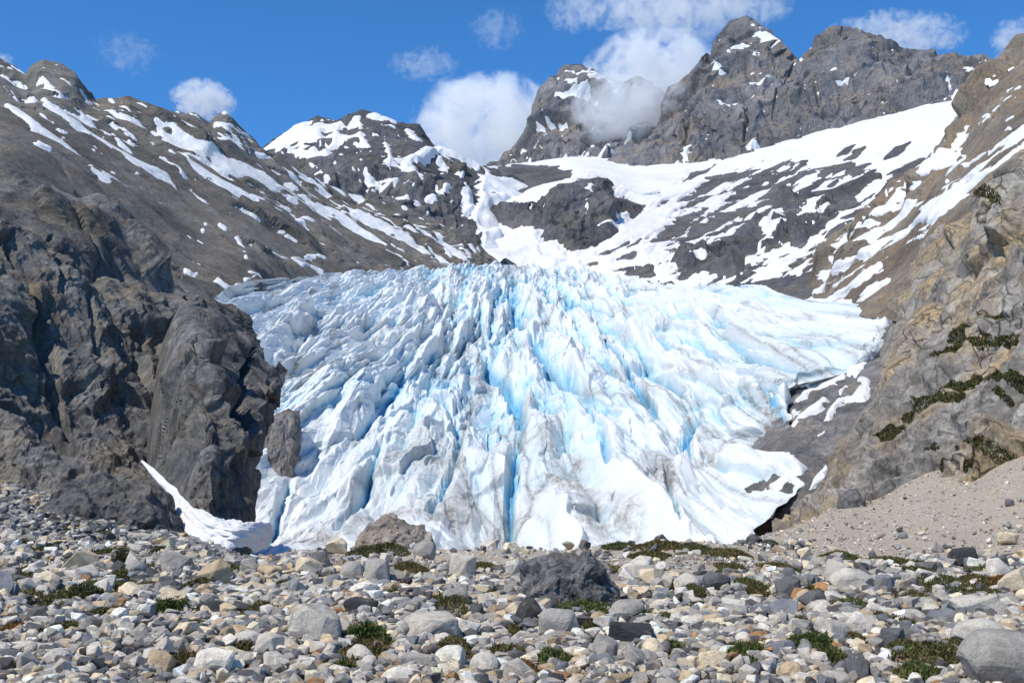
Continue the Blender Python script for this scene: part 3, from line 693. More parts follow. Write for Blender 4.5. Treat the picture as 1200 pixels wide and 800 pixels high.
grit = (np.exp(-b1 / .07) * np.clip(2.4 * lump + .3, 0, 1) + .8 * np.exp(-b2 / .11) * np.clip(2.2 * fbm(np.stack([Xf / 17, sarc / 40, 0 * Xf + 3], -1), 4, 263) - .15, 0, 1) + .8 * np.exp(-b0 / .03))
grit = np.clip(grit * (1.0 + 1.3 * dirt), 0, .97)
hollow_blue = np.clip(hollow_blue + .09 * np.clip(cle - 2, 0, 6), 0, 1)  # same painted blue, stronger along the main clefts
P = PG + NG * D[..., None]
# margins and crest roll over
P[0, :, 2] -= 12
wl = np.clip((py[:, 0] - 400) / 70, 0, 1)[:, None, None]
L = P[:, :1] + np.linspace(1, 0, 8)[None, :, None] ** 1.5 * (np.array([18., 55., -16.]) * (1 - wl) + np.array([-30., 45., -14.]) * wl); Rr = P[:, -1:] + np.linspace(0, 1, 9)[None, 1:, None] ** 1.5 * np.array([-6., 30., -8.])
Pn = np.concatenate([L, P, Rr], 1)
ex = lambda a: np.concatenate([np.repeat(a[:, :1], 8, 1), a, np.repeat(a[:, -1:], 8, 1)], 1)
fr, di, gt = ex(hollow_blue), ex(dirt), ex(grit)
Bk = Pn[-1:] + np.linspace(0, 1, 9)[1:, None, None] * np.array([0, 120., -14.])
Pn = np.concatenate([Pn, Bk]); e2 = lambda a: np.concatenate([a, np.repeat(a[-1:], 8, 0)])
gl = mesh_from('glacier', Pn, gridfaces(*Pn.shape[:2]), M['ice'], False, {'hollow_blue': e2(fr).reshape(-1), 'dirt': e2(di).reshape(-1), 'grit': e2(gt).reshape(-1)})
tag(gl, 'blue white icefall of jagged crevassed ice filling the valley', 'glacier')
print('glacier', round(time.time() - T0, 1))
#%%NEAR
# ---- ground sheet
gc = [-900, -300, 0, 100, 200, 300, 400, 600, 800, 860, 900, 1000, 1100, 1200, 1500, 2100]
G = {  # Y : photo height of the ground for each column (None: use the level given)
    30: [738] * 16,
    40: [690, 692, 692, 693, 693, 694, 694, 694, 694, 694, 694, 693, 692, 690, 686, 680],
    50: [650, 660, 664, 665, 666, 670, 668, 668, 667, 668, 670, 671, 669, 664, 650, 640],
    62: [600, 625, 635, 640, 645, 657, 650, 650, 645, 650, 655, 658, 655, 646, 625, 600],
    78: [560, 590, 612, 620, 631, 655, 641, 640, 630, 634, 634, 630, 622, 606, 570, 540],
    95: [510, 560, 594, 608, 628, 668, 655, 655, 640, 640, 620, 602, 574, 534, 490, 460],
    112: [480, 540, 572, 594, 630, 680, 668, 668, 655, 648, 622, 582, 540, 500, 445, 420],
    130: [470, 535, 566, 590, 640, 690, 680, 680, 670, 665, 640, 596, 540, 500, 440, 410]}
Yk = sorted(G)
Zt = []; Yall = []
gcol = np.array(gc, float)
for Yv, z in ((-60, 2.2), (0, 2.2), (4, 2.2), (12, .9), (20, .05)):
    Yall.append(Yv); Zt.append(np.full(16, z))
for Yv in Yk:
    Yall.append(Yv); Zt.append(unproj(gcol, np.array(G[Yv], float) + (7 if Yv >= 62 else 3), float(Yv))[:, 2])
for Yv, z in ((200, -19), (300, -27), (600, -30), (14000, -30)):
    Yall.append(Yv); Zt.append(np.full(16, z))
Yall = np.array(Yall, float); Zt = np.array(Zt)
def ground_z(x, y):
    x = np.asarray(x, float); y = np.asarray(y, float)
    pxx = 600 + F * x / np.maximum(y, 12.)
    yy = np.log(np.maximum(y, 0) + 25.)
    col = pchip(yy.ravel(), np.log(np.maximum(Yall[1:], 0) + 25.), Zt[1:])       # (n,16)
    k = np.clip(np.searchsorted(gcol, pxx.ravel(), side='right') - 1, 0, 14)
    t = np.clip((pxx.ravel() - gcol[k]) / (gcol[k + 1] - gcol[k]), 0, 1); t = t * t * (3 - 2 * t)
    r = np.arange(len(k))
    z = (col[r, k] * (1 - t) + col[r, k + 1] * t).reshape(x.shape)
    P = np.stack([x, y, 0 * x], -1)
    amp = np.clip((260 - y) / 120, 0, 1)
    return z + amp * (.35 * fbm(P / 7, 3, 301) + .10 * fbm(P / 1.6, 3, 303))
rad = np.concatenate([np.linspace(-60, 16, 12), np.geomspace(18, 150, 430), np.geomspace(155, 14000, 50)])
tt = np.concatenate([np.linspace(-6, -.75, 14), np.linspace(-.72, .72, 420), np.linspace(.75, 6, 14)])
YY, TT = np.meshgrid(rad, tt, indexing='ij')
XX = TT * (np.maximum(YY, 12) + 8)
ZZ = ground_z(XX, YY)

def ground_mat():
    k = NT('ground_gravel'); v = k.pos()
    n = k.noise(v, 9, 6, .8); n2 = k.noise(v, .35, 4, .6)
    vo = k.n('ShaderNodeTexVoronoi', feature='F1'); vo.inputs['Scale'].default_value = 7.5; vo.inputs['Randomness'].default_value = 1; k.l(v, vo.inputs['Vector'])
    peb = k.ramp(vo.outputs['Color'], [(.1, (.2, .19, .18)), (.4, (.36, .32, .26)), (.8, (.46, .40, .32)), (.97, (.65, .6, .52))])
    sand = k.ramp(n, [(.3, (.27, .23, .175)), (.55, (.41, .345, .265)), (.75, (.52, .45, .35))])
    col = k.mix(k.ramp(n2, [(.4, .25), (.65, .6)]), sand, peb)
    h = k.math('ADD', k.math('MULTIPLY', vo.outputs['Distance'], -.8), n)
    k.bsdf(col, .95, k.bump(h, .04, .7), .1)
    return k.m
gob = mesh_from('ground', np.stack([XX, YY, ZZ], -1), gridfaces(*XX.shape), ground_mat(), False)
tag(gob, 'gravel and sand floor of the moraine', kind='structure')

# ---- left cliff wall
S = Surf(cols([
    (-420, [(700, 110), (560, 130), (420, 140), (260, 155), (120, 176), (60, 212)]),
    (-200, [(680, 115), (560, 135), (430, 148), (310, 165), (200, 182), (150, 224)]),
    (0, [(660, 120), (545, 145), (430, 160), (320, 174), (225, 191), (188, 236)]),
    (60, [(650, 122), (535, 150), (440, 168), (330, 182), (255, 198), (222, 242)]),
    (130, [(650, 124), (540, 150), (450, 174), (360, 191), (295, 209), (265, 248)]),
    (200, [(650, 128), (550, 158), (470, 182), (400, 197), (355, 215), (330, 254)]),
    (260, [(650, 150), (560, 176), (490, 191), (430, 206), (395, 221), (368, 260)]),
    (290, [(650, 200, 250), (570, 212, 256), (510, 222, 266), (460, 230, 278), (425, 242, 286), (405, 258, 292)])], (380, 30), -50), 560, 520, None, 10)
gul = shapes(S.px, S.py, [[(10, 285, 3), (24, 320, 6), (38, 370, 8), (50, 420, 7), (62, 455, 3)], [(72, 262, 2), (70, 300, 3), (70, 345, 3)], [(100, 330, 2), (104, 380, 4), (110, 420, 2)], [(40, 440, 3), (62, 470, 6), (80, 500, 5)], [(160, 400, 2), (172, 460, 4)], [(0, 480, 8), (60, 510, 10), (90, 525, 4)]]) + 2 * aniso(S.px, S.py, 80, 14, 5, 107, 3)
S.d = rockdisp(S, (24, 9, 3), (6, 2.6, .9), 101, (1, 1, .38), .12, .08, .35) + 2.2 * rfb(S, 18, (1, 1, .35), 105) - 1.1 * np.clip(gul, 0, 6)
tag(S.finish('rock_wall', M['cliff_left']), 'dark fissured cliff wall at the left edge', kind='structure')
SLC = S
# ---- buttress
S = Surf(cols([
    (140, [(670, 170, 130), (600, 190, 140), (530, 205, 150), (450, 225, 160), (400, 245, 175), (362, 270, 195)]),
    (185, [(660, 118, 185), (590, 125, 190), (520, 136, 196), (440, 150, 203), (385, 170, 210), (352, 205, 215)]),
    (240, [(660, 106, 240), (590, 110, 245), (520, 118, 248), (450, 132, 243), (395, 155, 248), (362, 200, 252)]),
    (280, [(660, 110, 258), (595, 114, 246), (530, 120, 259), (465, 136, 273), (420, 158, 280), (392, 205, 288)]),
    (310, [(655, 120, 285), (595, 124, 292), (535, 130, 302), (480, 142, 312), (448, 165, 322), (424, 205, 318)]),
    (325, [(650, 145, 292), (592, 148, 300), (535, 154, 312), (480, 170, 327), (444, 192, 340), (430, 230, 334)]),
    (330, [(650, 220, 250), (600, 225, 237), (540, 232, 247), (490, 240, 266), (455, 255, 286), (440, 280, 290)])][:6], (60, 60), -60), 360, 460, None, 12)
gul = shapes(S.px, S.py, [[(298, 400, 2), (292, 440, 6), (286, 475, 9), (300, 500, 6), (310, 560, 3)], [(228, 390, 1), (230, 440, 3), (236, 480, 3)], [(318, 440, 3), (326, 470, 4)], [(262, 470, 6), (285, 480, 7)], [(262, 471, 6), (263, 473, 5)]]) + 1.5 * aniso(S.px, S.py, 80, 12, 5, 117, 3)
S.d = rockdisp(S, (13, 5, 2), (2.6, 1.6, .8), 137, (1, 1, .6), .12, .1, .35) + 1.1 * rfb(S, 11, (1, 1, .5), 115) - .8 * np.clip(gul, 0, 6)
_bu = S
S.d -= np.percentile(S.d, 70)
S.d *= np.clip((np.linspace(0, 1, S.d.shape[1]) - .12) / .16, 0, 1)[None]
tag(S.finish('rock_buttress', M['cliff_dark']), 'broken dark grey buttress standing left of the ice', 'rock buttress')

# ---- right cliff
S = Surf(cols([
    (840, [(660, 108, 830), (652, 112, 838), (646, 116, 846), (641, 120, 852), (637, 126, 858)]),
    (885, [(670, 100, 880), (645, 108, 876), (632, 114, 878), (625, 122, 884), (618, 132, 890)]),
    (940, [(660, 100, 940), (620, 108, 930), (600, 117, 926), (588, 128, 930), (575, 140, 940)]),
    (985, [(640, 101, 1000), (590, 108, 985), (560, 118, 972), (540, 132, 978), (515, 150, 992)]),
    (1030, [(620, 100, 1060), (560, 108, 1040), (510, 120, 1018), (470, 140, 1015), (440, 165, 1026)]),
    (1070, [(600, 98, 1110), (530, 108, 1085), (465, 125, 1056), (405, 150, 1046), (365, 185, 1050)]),
    (1110, [(590, 95, 1160), (500, 107, 1125), (420, 128, 1104), (345, 160, 1076), (300, 205, 1068)]),
    (1160, [(580, 90, 1220), (480, 103, 1175), (385, 128, 1140), (300, 165, 1108), (258, 215, 1110)]),
    (1220, [(570, 84, 1300), (450, 98, 1240), (345, 125, 1180), (255, 165, 1160), (215, 225, 1175)]),
    (1300, [(570, 76, 1400), (420, 90, 1320), (300, 118, 1240), (210, 160, 1210), (165, 230, 1225)]),
    (1450, [(570, 60, 1650), (380, 80, 1520), (230, 105, 1400), (110, 150, 1340), (50, 230, 1330)])], (120, 120), 110), 700, 560, None, 8)
S.d = rockdisp(S, (18, 7, 2.4), (4.2, 2.6, 1.0), 121, (1, 1, .75), .12, .07, .35) + 1.2 * rfb(S, 12, (1, 1, .6), 125)
S.d -= np.percentile(S.d, 85)
tp_ = np.clip((spl(S.px, [(840, 636), (900, 612), (960, 560), (1010, 470), (1040, 360), (1070, 280), (1200, 190), (1400, 50)]) + 40 - S.py) / 40, 0, 1)
S.d = S.d * np.clip((S.px - 838) / 60, .15, 1)
SRC = S
tag(S.finish('rock_cliff', M['cliff_right']), 'sunlit tan and grey cliff rising from the scree on the right', kind='structure')
print('near', round(time.time() - T0, 1))
#%%STONES
# ------------------------------------------------------------------ stones
import bmesh, random
def ico(sub):
    bm = bmesh.new(); bmesh.ops.create_icosphere(bm, subdivisions=sub, radius=1)
    v = np.array([x.co[:] for x in bm.verts]); f = np.array([[y.index for y in x.verts] for x in bm.faces]); bm.free()
    return v, f
ICO = {s: ico(s) for s in (1, 2, 3, 4, 5, 6)}
def stone_shape(rs, sub, ncut=11, lo=.5, hi=.86, rough=.03):
    v, f = ICO[sub]; v = v.copy()
    for k in range(ncut):
        n = rs.normal(size=3); n /= np.linalg.norm(n)
        r = rs.uniform(lo, hi)
        e = np.maximum(0, v @ n - r); v -= e[:, None] * n
    if sub >= 3:
        v += ICO[sub][0] * (rough * fbm(v * 2.2 + rs.uniform(0, 50), 4, int(rs.integers(999))))[:, None]
    v -= (v.max(0) + v.min(0)) / 2
    return v / np.abs(v).max(0), f

WB = (1.08, 1.0, .88)
def hull_stone(rs, npt=12, bev=0.0, sharp=True):
    bm = bmesh.new()
    p = rs.normal(size=(npt, 3)); p /= np.linalg.norm(p, axis=1, keepdims=True); p *= rs.uniform(.72, 1.0, npt)[:, None]
    if sharp:   # blocky: pull towards a skewed box
        p = np.sign(p) * np.abs(p) ** .65
    vs = [bm.verts.new(q) for q in p]
    r = bmesh.ops.convex_hull(bm, input=vs)
    for v_ in [v_ for v_ in bm.verts if not v_.link_faces]: bm.verts.remove(v_)
    bmesh.ops.dissolve_limit(bm, angle_limit=.22, verts=bm.verts, edges=bm.edges)
    if bev > 0:
        bmesh.ops.bevel(bm, geom=list(bm.edges), offset=bev, segments=1, affect='EDGES', clamp_overlap=True)
    bmesh.ops.triangulate(bm, faces=bm.faces)
    bm.verts.index_update()
    v = np.array([x.co[:] for x in bm.verts]); f = np.array([[y.index for y in x.verts] for x in bm.faces]); bm.free()
    v -= (v.max(0) + v.min(0)) / 2
    return v / np.abs(v).max(0), f
PAL = {  # name: colour of the stone
    'pale grey': (.52, .51, .48), 'grey': (.34, .34, .335), 'dark grey': (.12, .125, .14), 'cream': (.66, .585, .45),
    'tan': (.5, .41, .29), 'rusty': (.38, .22, .11), 'white': (.74, .72, .68), 'blue grey': (.22, .24, .28), 'black': (.055, .058, .065)}
PAL = {k: tuple(min(.8, c * w) for c, w in zip(v, WB)) for k, v in PAL.items()}
def stone_mat(name, obj):
    k = NT(name)
    if obj:
        base = k.n('ShaderNodeObjectInfo').outputs['Color']; v = k.pos((1, 1, 1), False)
    else:
        base = k.attr('col', 'Color'); v = k.pos()
    n = k.noise(v, 2.2, 8, .72, .6); n2 = k.noise(v, 26, 5, .75)
    c = k.mix(1.0, base, k.ramp(n, [(.3, .55), (.5, 1.), (.7, 1.2)]), 'MULTIPLY')
    c = k.mix(1.0, c, k.ramp(n2, [(.32, .68), (.5, 1.), (.7, 1.22)]), 'MULTIPLY')
    st = k.ramp(k.noise(v, 1.1, 6, .7, 1.5), [(.56, 0.), (.66, .45)])
    c = k.mix(st, c, (.36, .27, .17))
    h = k.math('ADD', k.noise(v, 5, 8, .7), k.math('MULTIPLY', n2, .15))
    k.bsdf(c, .88, k.bump(h, .09, .8), .2)
    return k.m
M['stone'] = stone_mat('stone', True); M['rubble'] = stone_mat('rubble_stones', False)
def dark_rock_mat(name, a, b, c, t):
    return rock_mat(name, a, b, c, t, .55, .35, .14, (1, 1, .8), .5)
M['boulder_dark'] = dark_rock_mat('boulder_dark', (.03, .031, .035), (.085, .083, .082), (.2, .195, .19), (.17, .14, .1))

def ray_ground(px, py):
    Y = np.linspace(19, 125, 900)
    P = unproj(px, py, Y); g = ground_z(P[:, 0], P[:, 1])
    k = np.argmax(P[:, 2] <= g)
    if P[k, 2] > g[k]: k = len(Y) - 1
    return P[k]

def rotz(a):
    c, s_ = math.cos(a), math.sin(a); return np.array([[c, -s_, 0], [s_, c, 0], [0, 0, 1]])

LM = []      # (px, py, w, h, colour, sub, short name, label, seed, angularity)
def lm(*a): LM.append(a)
lm(366, 738, 64, 52, 'pale grey', 4, 'blocky pale boulder', 'big rounded blocky pale boulder left of the bright green shrub', 3, 'round')
lm(505, 740, 66, 38, 'pale grey', 4, 'wide pale wedge stone', 'wide pale wedge shaped stone right of the bright green shrub', 11, 'ang')
lm(740, 748, 52, 34, 'black', 4, 'black tilted stone', 'black tilted stone with a pale top in front of the big dark boulder', 5, 'ang')
lm(655, 734, 46, 38, 'grey', 4, 'lumpy grey stone', 'lumpy mid grey stone just below the left part of the big dark boulder', 6, 'ang')
lm(620, 720, 33, 36, 'black', 3, 'round black stone', 'upright round black stone at the left foot of the big dark boulder', 7, 'round')
lm(1184, 780, 100, 66, 'grey', 4, 'great grey boulder', 'great grey boulder cut by the lower right corner', 8, 'round')
lm(1151, 716, 74, 34, 'pale grey', 4, 'broad whitish rock', 'broad flat topped whitish rock at the right edge of the rubble', 9, 'ang')
lm(1152, 745, 62, 34, 'pale grey', 4, 'rough pale rock', 'rough pale grey rock directly behind the great grey boulder', 10, 'round')
lm(1000, 683, 52, 31, 'pale grey', 4, 'smooth oval boulder', 'smooth oval pale grey boulder at the foot of the scree slope', 12, 'round')
lm(1036, 688, 26, 26, 'blue grey', 3, 'split bluish stone', 'split bluish grey stone touching the smooth oval boulder', 13, 'ang')
lm(1131, 656, 32, 26, 'black', 3, 'black peaked stone', 'black peaked stone at the foot of the scree slope', 14, 'ang')
lm(1095, 667, 34, 16, 'dark grey', 3, 'low dark slab', 'low dark slab left of the black peaked stone', 15, 'ang')
lm(1172, 665, 27, 26, 'dark grey', 3, 'square dark stone', 'square dark grey stone right of the black peaked stone', 16, 'ang')
lm(1182, 632, 24, 17, 'cream', 3, 'lone cream block', 'cream block alone on the edge of the scree at far right', 17, 'ang')
lm(1005, 730, 30, 24, 'white', 3, 'chunky white stone', 'chunky white stone below the smooth oval boulder', 18, 'ang')
lm(422, 716, 38, 27, 'black', 3, 'black pyramid stone', 'black pyramid shaped stone behind the bright green shrub', 19, 'ang')
lm(546, 742, 34, 31, 'white', 3, 'upright white stone', 'upright angular white stone beside the wide pale wedge stone', 20, 'ang')
lm(485, 778, 46, 26, 'grey', 3, 'flat topped grey block', 'flat topped grey block near the lower edge under the wide pale wedge stone', 21, 'ang')
lm(568, 782, 36, 30, 'pale grey', 3, 'cracked round stone', 'cracked round light grey stone near the lower edge', 22, 'round')
lm(53, 682, 30, 23, 'cream', 3, 'lobed cream boulder', 'lobed cream boulder beside the heath patch at far left', 23, 'round')
lm(32, 716, 32, 20, 'dark grey', 3, 'dark tilted slab', 'dark tilted slab in front of the lobed cream boulder', 24, 'ang')
lm(243, 716, 38, 20, 'black', 3, 'flat black rock', 'flat black rock with a tan top right of the spiky green shrub', 25, 'ang')
lm(188, 780, 36, 32, 'tan', 3, 'tan pointed stone', 'tan pointed stone near the lower left edge', 26, 'ang')
lm(929, 791, 30, 27, 'tan', 3, 'tan round stone', 'tan round stone cut by the lower edge at right', 27, 'round')
lm(921, 764, 28, 22, 'blue grey', 3, 'striped bluish stone', 'bluish grey striped stone behind the tan round stone', 28, 'ang')
lm(707, 780, 32, 24, 'blue grey', 3, 'bluish cube stone', 'bluish cube shaped stone in front of the black tilted stone', 29, 'ang')
lm(836, 778, 36, 27, 'cream', 3, 'creased cream stone', 'creased cream stone near the lower edge right of centre', 30, 'ang')
lm(838, 735, 25, 20, 'cream', 3, 'small cream block', 'cream block with one shaded end right of the black tilted stone', 31, 'ang')
lm(497, 646, 27, 24, 'grey', 3, 'round stone on the rise', 'round grey stone on the gravel rise below the ice', 32, 'round')
lm(394, 641, 26, 20, 'cream', 3, 'cream slab by the ice', 'cream slab leaning at the toe of the ice', 33, 'ang')
lm(377, 658, 26, 23, 'dark grey', 3, 'upright two faced stone', 'upright two faced dark stone in front of the ice toe', 34, 'ang')
lm(8, 628, 20, 17, 'pale grey', 3, 'pale round stone', 'pale round stone at the left edge under the talus', 35, 'round')
lm(777, 683, 15, 15, 'blue grey', 3, 'lone bluish stone', 'lone bluish stone standing on bare gravel right of the big dark boulder', 36, 'ang')
lm(64, 775, 34, 24, 'pale grey', 3, 'smooth pale hump stone', 'smooth pale hump shaped stone near the lower left corner', 37, 'round')
lm(150, 733, 24, 21, 'white', 3, 'rounded white stone', 'rounded white stone in front of the heath patch at left', 38, 'round')
lm(250, 780, 44, 34, 'white', 3, 'broad white rock', 'broad white rock near the lower edge left of the blocky pale boulder', 39, 'ang')
lm(315, 673, 30, 21, 'tan', 3, 'brown wedge stone', 'brown wedge stone right of the snow tongue, near the ice', 40, 'ang')
lm(632, 697, 28, 18, 'white', 3, 'white stone by the boulder', 'white stone leaning against the front of the big dark boulder', 41, 'round')
lm(160, 634, 30, 17, 'pale grey', 3, 'long pale slab', 'long pale slab below the dark outcrop at left', 42, 'ang')
placed = []
for (px_, py_, w_, h_, cn, sub, short, lab, seed, kind_) in LM:
    rs = np.random.default_rng(seed)
    v, f = stone_shape(rs, sub, 8 if kind_ == 'ang' else 18, .36 if kind_ == 'ang' else .74, .74 if kind_ == 'ang' else .95)
    if kind_ == 'ang':
        v, f = hull_stone(rs, int(rs.integers(14, 20)), .07)
        bm = bmesh.new(); bvs = [bm.verts.new(q) for q in v]
        for t_ in f:
            try: bm.faces.new([bvs[i] for i in t_])
            except ValueError: pass
        for _ in range(2): bmesh.ops.subdivide_edges(bm, edges=list(bm.edges), cuts=1, use_grid_fill=True)
        bmesh.ops.triangulate(bm, faces=bm.faces); bm.verts.index_update()
        v = np.array([x.co[:] for x in bm.verts]); f = np.array([[y.index for y in x.verts] for x in bm.faces]); bm.free()
        nn = v / np.linalg.norm(v, axis=1, keepdims=True)
        v = v + nn * (.07 * fbm(v * 2.0 + seed, 4, seed))[:, None]
    g = ray_ground(px_, min(py_ + h_ * .36, 830)); sc = g[1] / F
    me_w, me_h = w_ * sc / 2, h_ * sc / 2 * 1.12
    v = v * np.array([me_w, me_w * rs.uniform(.7, .95), me_h])
    ob = mesh_from('boulder' if w_ > 40 else 'stone', v, f, M['stone'], False)
    ob.location = (g[0], g[1] + me_w * .3, g[2] + me_h * .62)
    j = rs.uniform(.92, 1.06); ob.color = (*[c * j for c in PAL[cn]], 1)
    tag(ob, lab, 'boulder' if w_ > 40 else 'stone', 'stones strewn over the moraine')
    placed.append((g[0], g[1], me_w, px_, py_, short))

def profile_rock(name, outline, Y, depth, mat, seed, facet=(.5, .16), label=None, cat=None, sub=5, sink=.2, lean=.25, amp=.1):
    """a rock whose front follows a skyline outline [(px, py)...]; base = first/last points; real thickness behind it"""
    o = np.array(outline, float); P = unproj(o[:, 0], o[:, 1], Y)
    x0, x1 = P[0, 0], P[-1, 0]; cx, hw = (x0 + x1) / 2, (x1 - x0) / 2; zb = min(P[0, 2], P[-1, 2])
    v, f = ICO[sub]; v = v.copy()
    q = np.abs(v) ** 3.2; v = v / (q.sum(1) ** (1 / 3.2))[:, None]
    X = cx + v[:, 0] * hw
    top = np.interp(X, P[:, 0], P[:, 2]) - zb
    Z = np.where(v[:, 2] > 0, v[:, 2] * np.maximum(top, .12 * hw), v[:, 2] * hw * sink)
    Yv = v[:, 1] * depth
    Yv = Yv + np.clip(Z / (top.max() + 1e-6), 0, 1) * depth * lean
    V = np.stack([X - cx, Yv, Z], -1); S_ = max(hw, depth)
    n = v / np.linalg.norm(v, axis=1, keepdims=True)
    for k, (L, A) in enumerate(((facet[0], 1.), (facet[1], .4), (facet[1] * .4, .16))):
        F1, F2, H1, H2 = vor3(V / (L * S_) + seed, seed + k * 7); t = np.clip((F2 - F1) / .15, 0, 1); t = .5 + .5 * t * (2 - t)
        V = V + n * (A * amp * S_ * (H1 * t + H2 * (1 - t)))[:, None]
    V = V + n * (amp * .4 * S_ * fbm(V / (S_ * .3), 4, seed))[:, None]
    ob = mesh_from(name, V, f, mat, False); ob.location = (cx, Y + depth * .6, zb)
    if label: tag(ob, label, cat)
    return ob
g = ray_ground(668, 712)
bb = profile_rock('boulder', [(606, 700), (612, 660), (616, 650), (630, 657), (645, 655), (665, 652), (690, 652), (700, 655), (708, 668), (718, 682), (726, 690), (734, 715)], g[1], 1.5, M['boulder_dark'], 8, (.6, .22), 'big dark craggy boulder resting on the moraine, the largest of all', 'boulder', 6, amp=.15)
placed.append((bb.location.x, bb.location.y, 2.3, 668, 684, 'big dark boulder'))
M['outcrop_brown'] = rock_mat('outcrop_brown', (.13, .11, .09), (.25, .22, .18), (.34, .3, .25), (.3, .23, .15), .8, .5, .12, (1, 1, .8), .6)
profile_rock('rock_outcrop', [(408, 645), (420, 628), (430, 618), (440, 607), (450, 604), (462, 612), (482, 620), (490, 614), (500, 622), (508, 640)], 80, 2.5, M['outcrop_brown'], 15, (.5, .2), 'cracked brown outcrop on the moraine crest against the toe of the ice', 'outcrop', 6)
placed.append((-9, 80, 3, 450, 625, 'brown outcrop'))
profile_rock('rock_outcrop', [(20, 632), (34, 590), (60, 572), (100, 560), (140, 560), (168, 572), (186, 590), (196, 606), (200, 634)], 96, 5, M['cliff_dark'], 25, (.4, .16), 'dark blocky outcrop on the talus at the foot of the left buttress', 'outcrop', 6, amp=.09)
profile_rock('rock_outcrop', [(262, 368), (285, 357), (305, 348), (330, 342), (352, 341), (356, 345), (340, 352), (300, 364)], 560, 9, M['cliff_dark'], 35, (.4, .15), 'long thin dark rib of rock poking through the upper left ice', 'outcrop', 5, amp=.05)
profile_rock('rock_outcrop', [(276, 565), (290, 530), (302, 502), (314, 488), (332, 474), (350, 466), (358, 474), (352, 500), (346, 565)], 368, 9, M['slab'], 45, (.5, .2), 'brown grey rock wedge standing in the left margin of the ice', 'outcrop', 5, lean=.8, amp=.13)
path = np.array([(166, 540, 118, 1.5), (178, 552, 114, 3), (192, 566, 111, 4), (205, 580, 107, 6), (216, 596, 104, 10), (232, 612, 101, 15), (252, 622, 100, 20), (272, 624, 100, 20), (290, 624, 101, 20), (306, 628, 103, 17), (318, 634, 105, 8)], float)
tu = np.linspace(0, 1, 150); pp = pchip(tu, np.linspace(0, 1, len(path)), path); ov = np.linspace(-1, 1, 48)
OO, TT2 = np.meshgrid(ov, tu)
wob = aniso(TT2 * 120, OO * 30, 0, 14, 14, 160, 4)
hw_ = pp[:, 3][:, None] * (1 + .6 * wob)
SPx = pp[:, 0][:, None] - OO * hw_ * .5; SPy = pp[:, 1][:, None] + OO * hw_
scm = pp[:, 2][:, None] / F
SY = pp[:, 2][:, None] - OO * hw_ * scm * 1.1
PS = unproj(SPx, SPy, SY); PS[..., 1] -= (1 - OO ** 2) * hw_ * scm * .45 * (1 + .8 * aniso(TT2 * 150, OO * 40, 30, 16, 8, 161, 4)); PS[..., 2] += (1 - OO ** 2) * hw_ * scm * .15
sp_o = mesh_from('snow_tongue', PS, gridfaces(*PS.shape[:2]), M['snow'], True)
tag(sp_o, 'narrow tongue of old snow widening to a dirty white bank beside the buttress foot', 'snow bank')
profile_rock('rock_outcrop', [(985, 598), (990, 580), (1000, 572), (1012, 575), (1016, 592)], 104, 1.2, M['boulder_dark'], 55, (.5, .2), 'small dark overhanging block at the base of the right cliff', 'outcrop', 4)

# individual stones of the rubble
rng = np.random.default_rng(77)
protos = []
for k in range(22):
    rs = np.random.default_rng(500 + k); a = k % 4 != 0
    v, f = hull_stone(rs, int(rs.integers(11, 18)), .05) if a else stone_shape(rs, 3, 16, .66, .95)
    me = mesh_from('stone', v, f, M['stone'], False); protos.append((me.data, a)); bpy.data.objects.remove(me)
names = ['pale grey', 'grey', 'dark grey', 'cream', 'tan', 'rusty', 'white', 'blue grey', 'black']
prob = np.array([.30, .22, .11, .10, .07, .012, .11, .09, .015]); prob /= prob.sum()
autos = []; tries = 0
while len(autos) < 255 and tries < 40000:
    tries += 1
    Y = 19.5 + 30 * rng.random() ** 1.4
    wpx = 20 + 24 * rng.random() ** 2.4
    x = rng.uniform(-.5, .5) * Y * .96; r = wpx * Y / F / 2
    if any((x - a) ** 2 + ((Y - b) * .8) ** 2 < ((r + c) * .97) ** 2 for a, b, c, *_ in placed): continue
    qx, qy = proj(np.array([x, Y, 0.1]))
    if not (-10 < qx < 1210 and qy < 806): continue
    placed.append((x, Y, r, qx, qy, None)); autos.append((x, Y, r, float(qx), float(qy), wpx))
marks = [p for p in placed if p[5]]
info = []
for (x, Y, r, qx, qy, wpx) in autos:
    cn = names[rng.choice(9, p=prob)]; pi = int(rng.integers(22))
    m = min(marks, key=lambda p: (p[3] - qx) ** 2 + ((p[4] - qy) * 2.0) ** 2)
    dx, dy = qx - m[3], (qy - m[4]) * 2.0
    rel = ('right of' if dx > 0 else 'left of') if abs(dx) > abs(dy) else ('in front of' if dy > 0 else 'behind')
    flat = rng.random() < .3
    info.append([x, Y, r, cn, pi, rel, m[5], flat, wpx, abs(dx) + abs(dy)])
from collections import defaultdict
grp = defaultdict(list)
for i_, t in enumerate(info): grp[(t[3], protos[t[4]][1], t[5], t[6], t[7])].append(i_)
lab = {}
for key, ids in grp.items():
    cn, ang, rel, short, flat = key
    base = f"{'flat ' if flat else ''}{'angular' if ang else 'rounded'} {cn} stone"
    ids.sort(key=lambda i: -info[i][8])
    for n_, i in enumerate(ids):
        if len(ids) == 1: lab[i] = f"{base} {rel} the {short}"
        elif len(ids) == 2: lab[i] = f"{('larger', 'smaller')[n_]} {base} {rel} the {short}"
        else: lab[i] = f"{('largest', 'middle sized', 'smallest')[min(n_, 2)]} {base} {rel} the {short}"
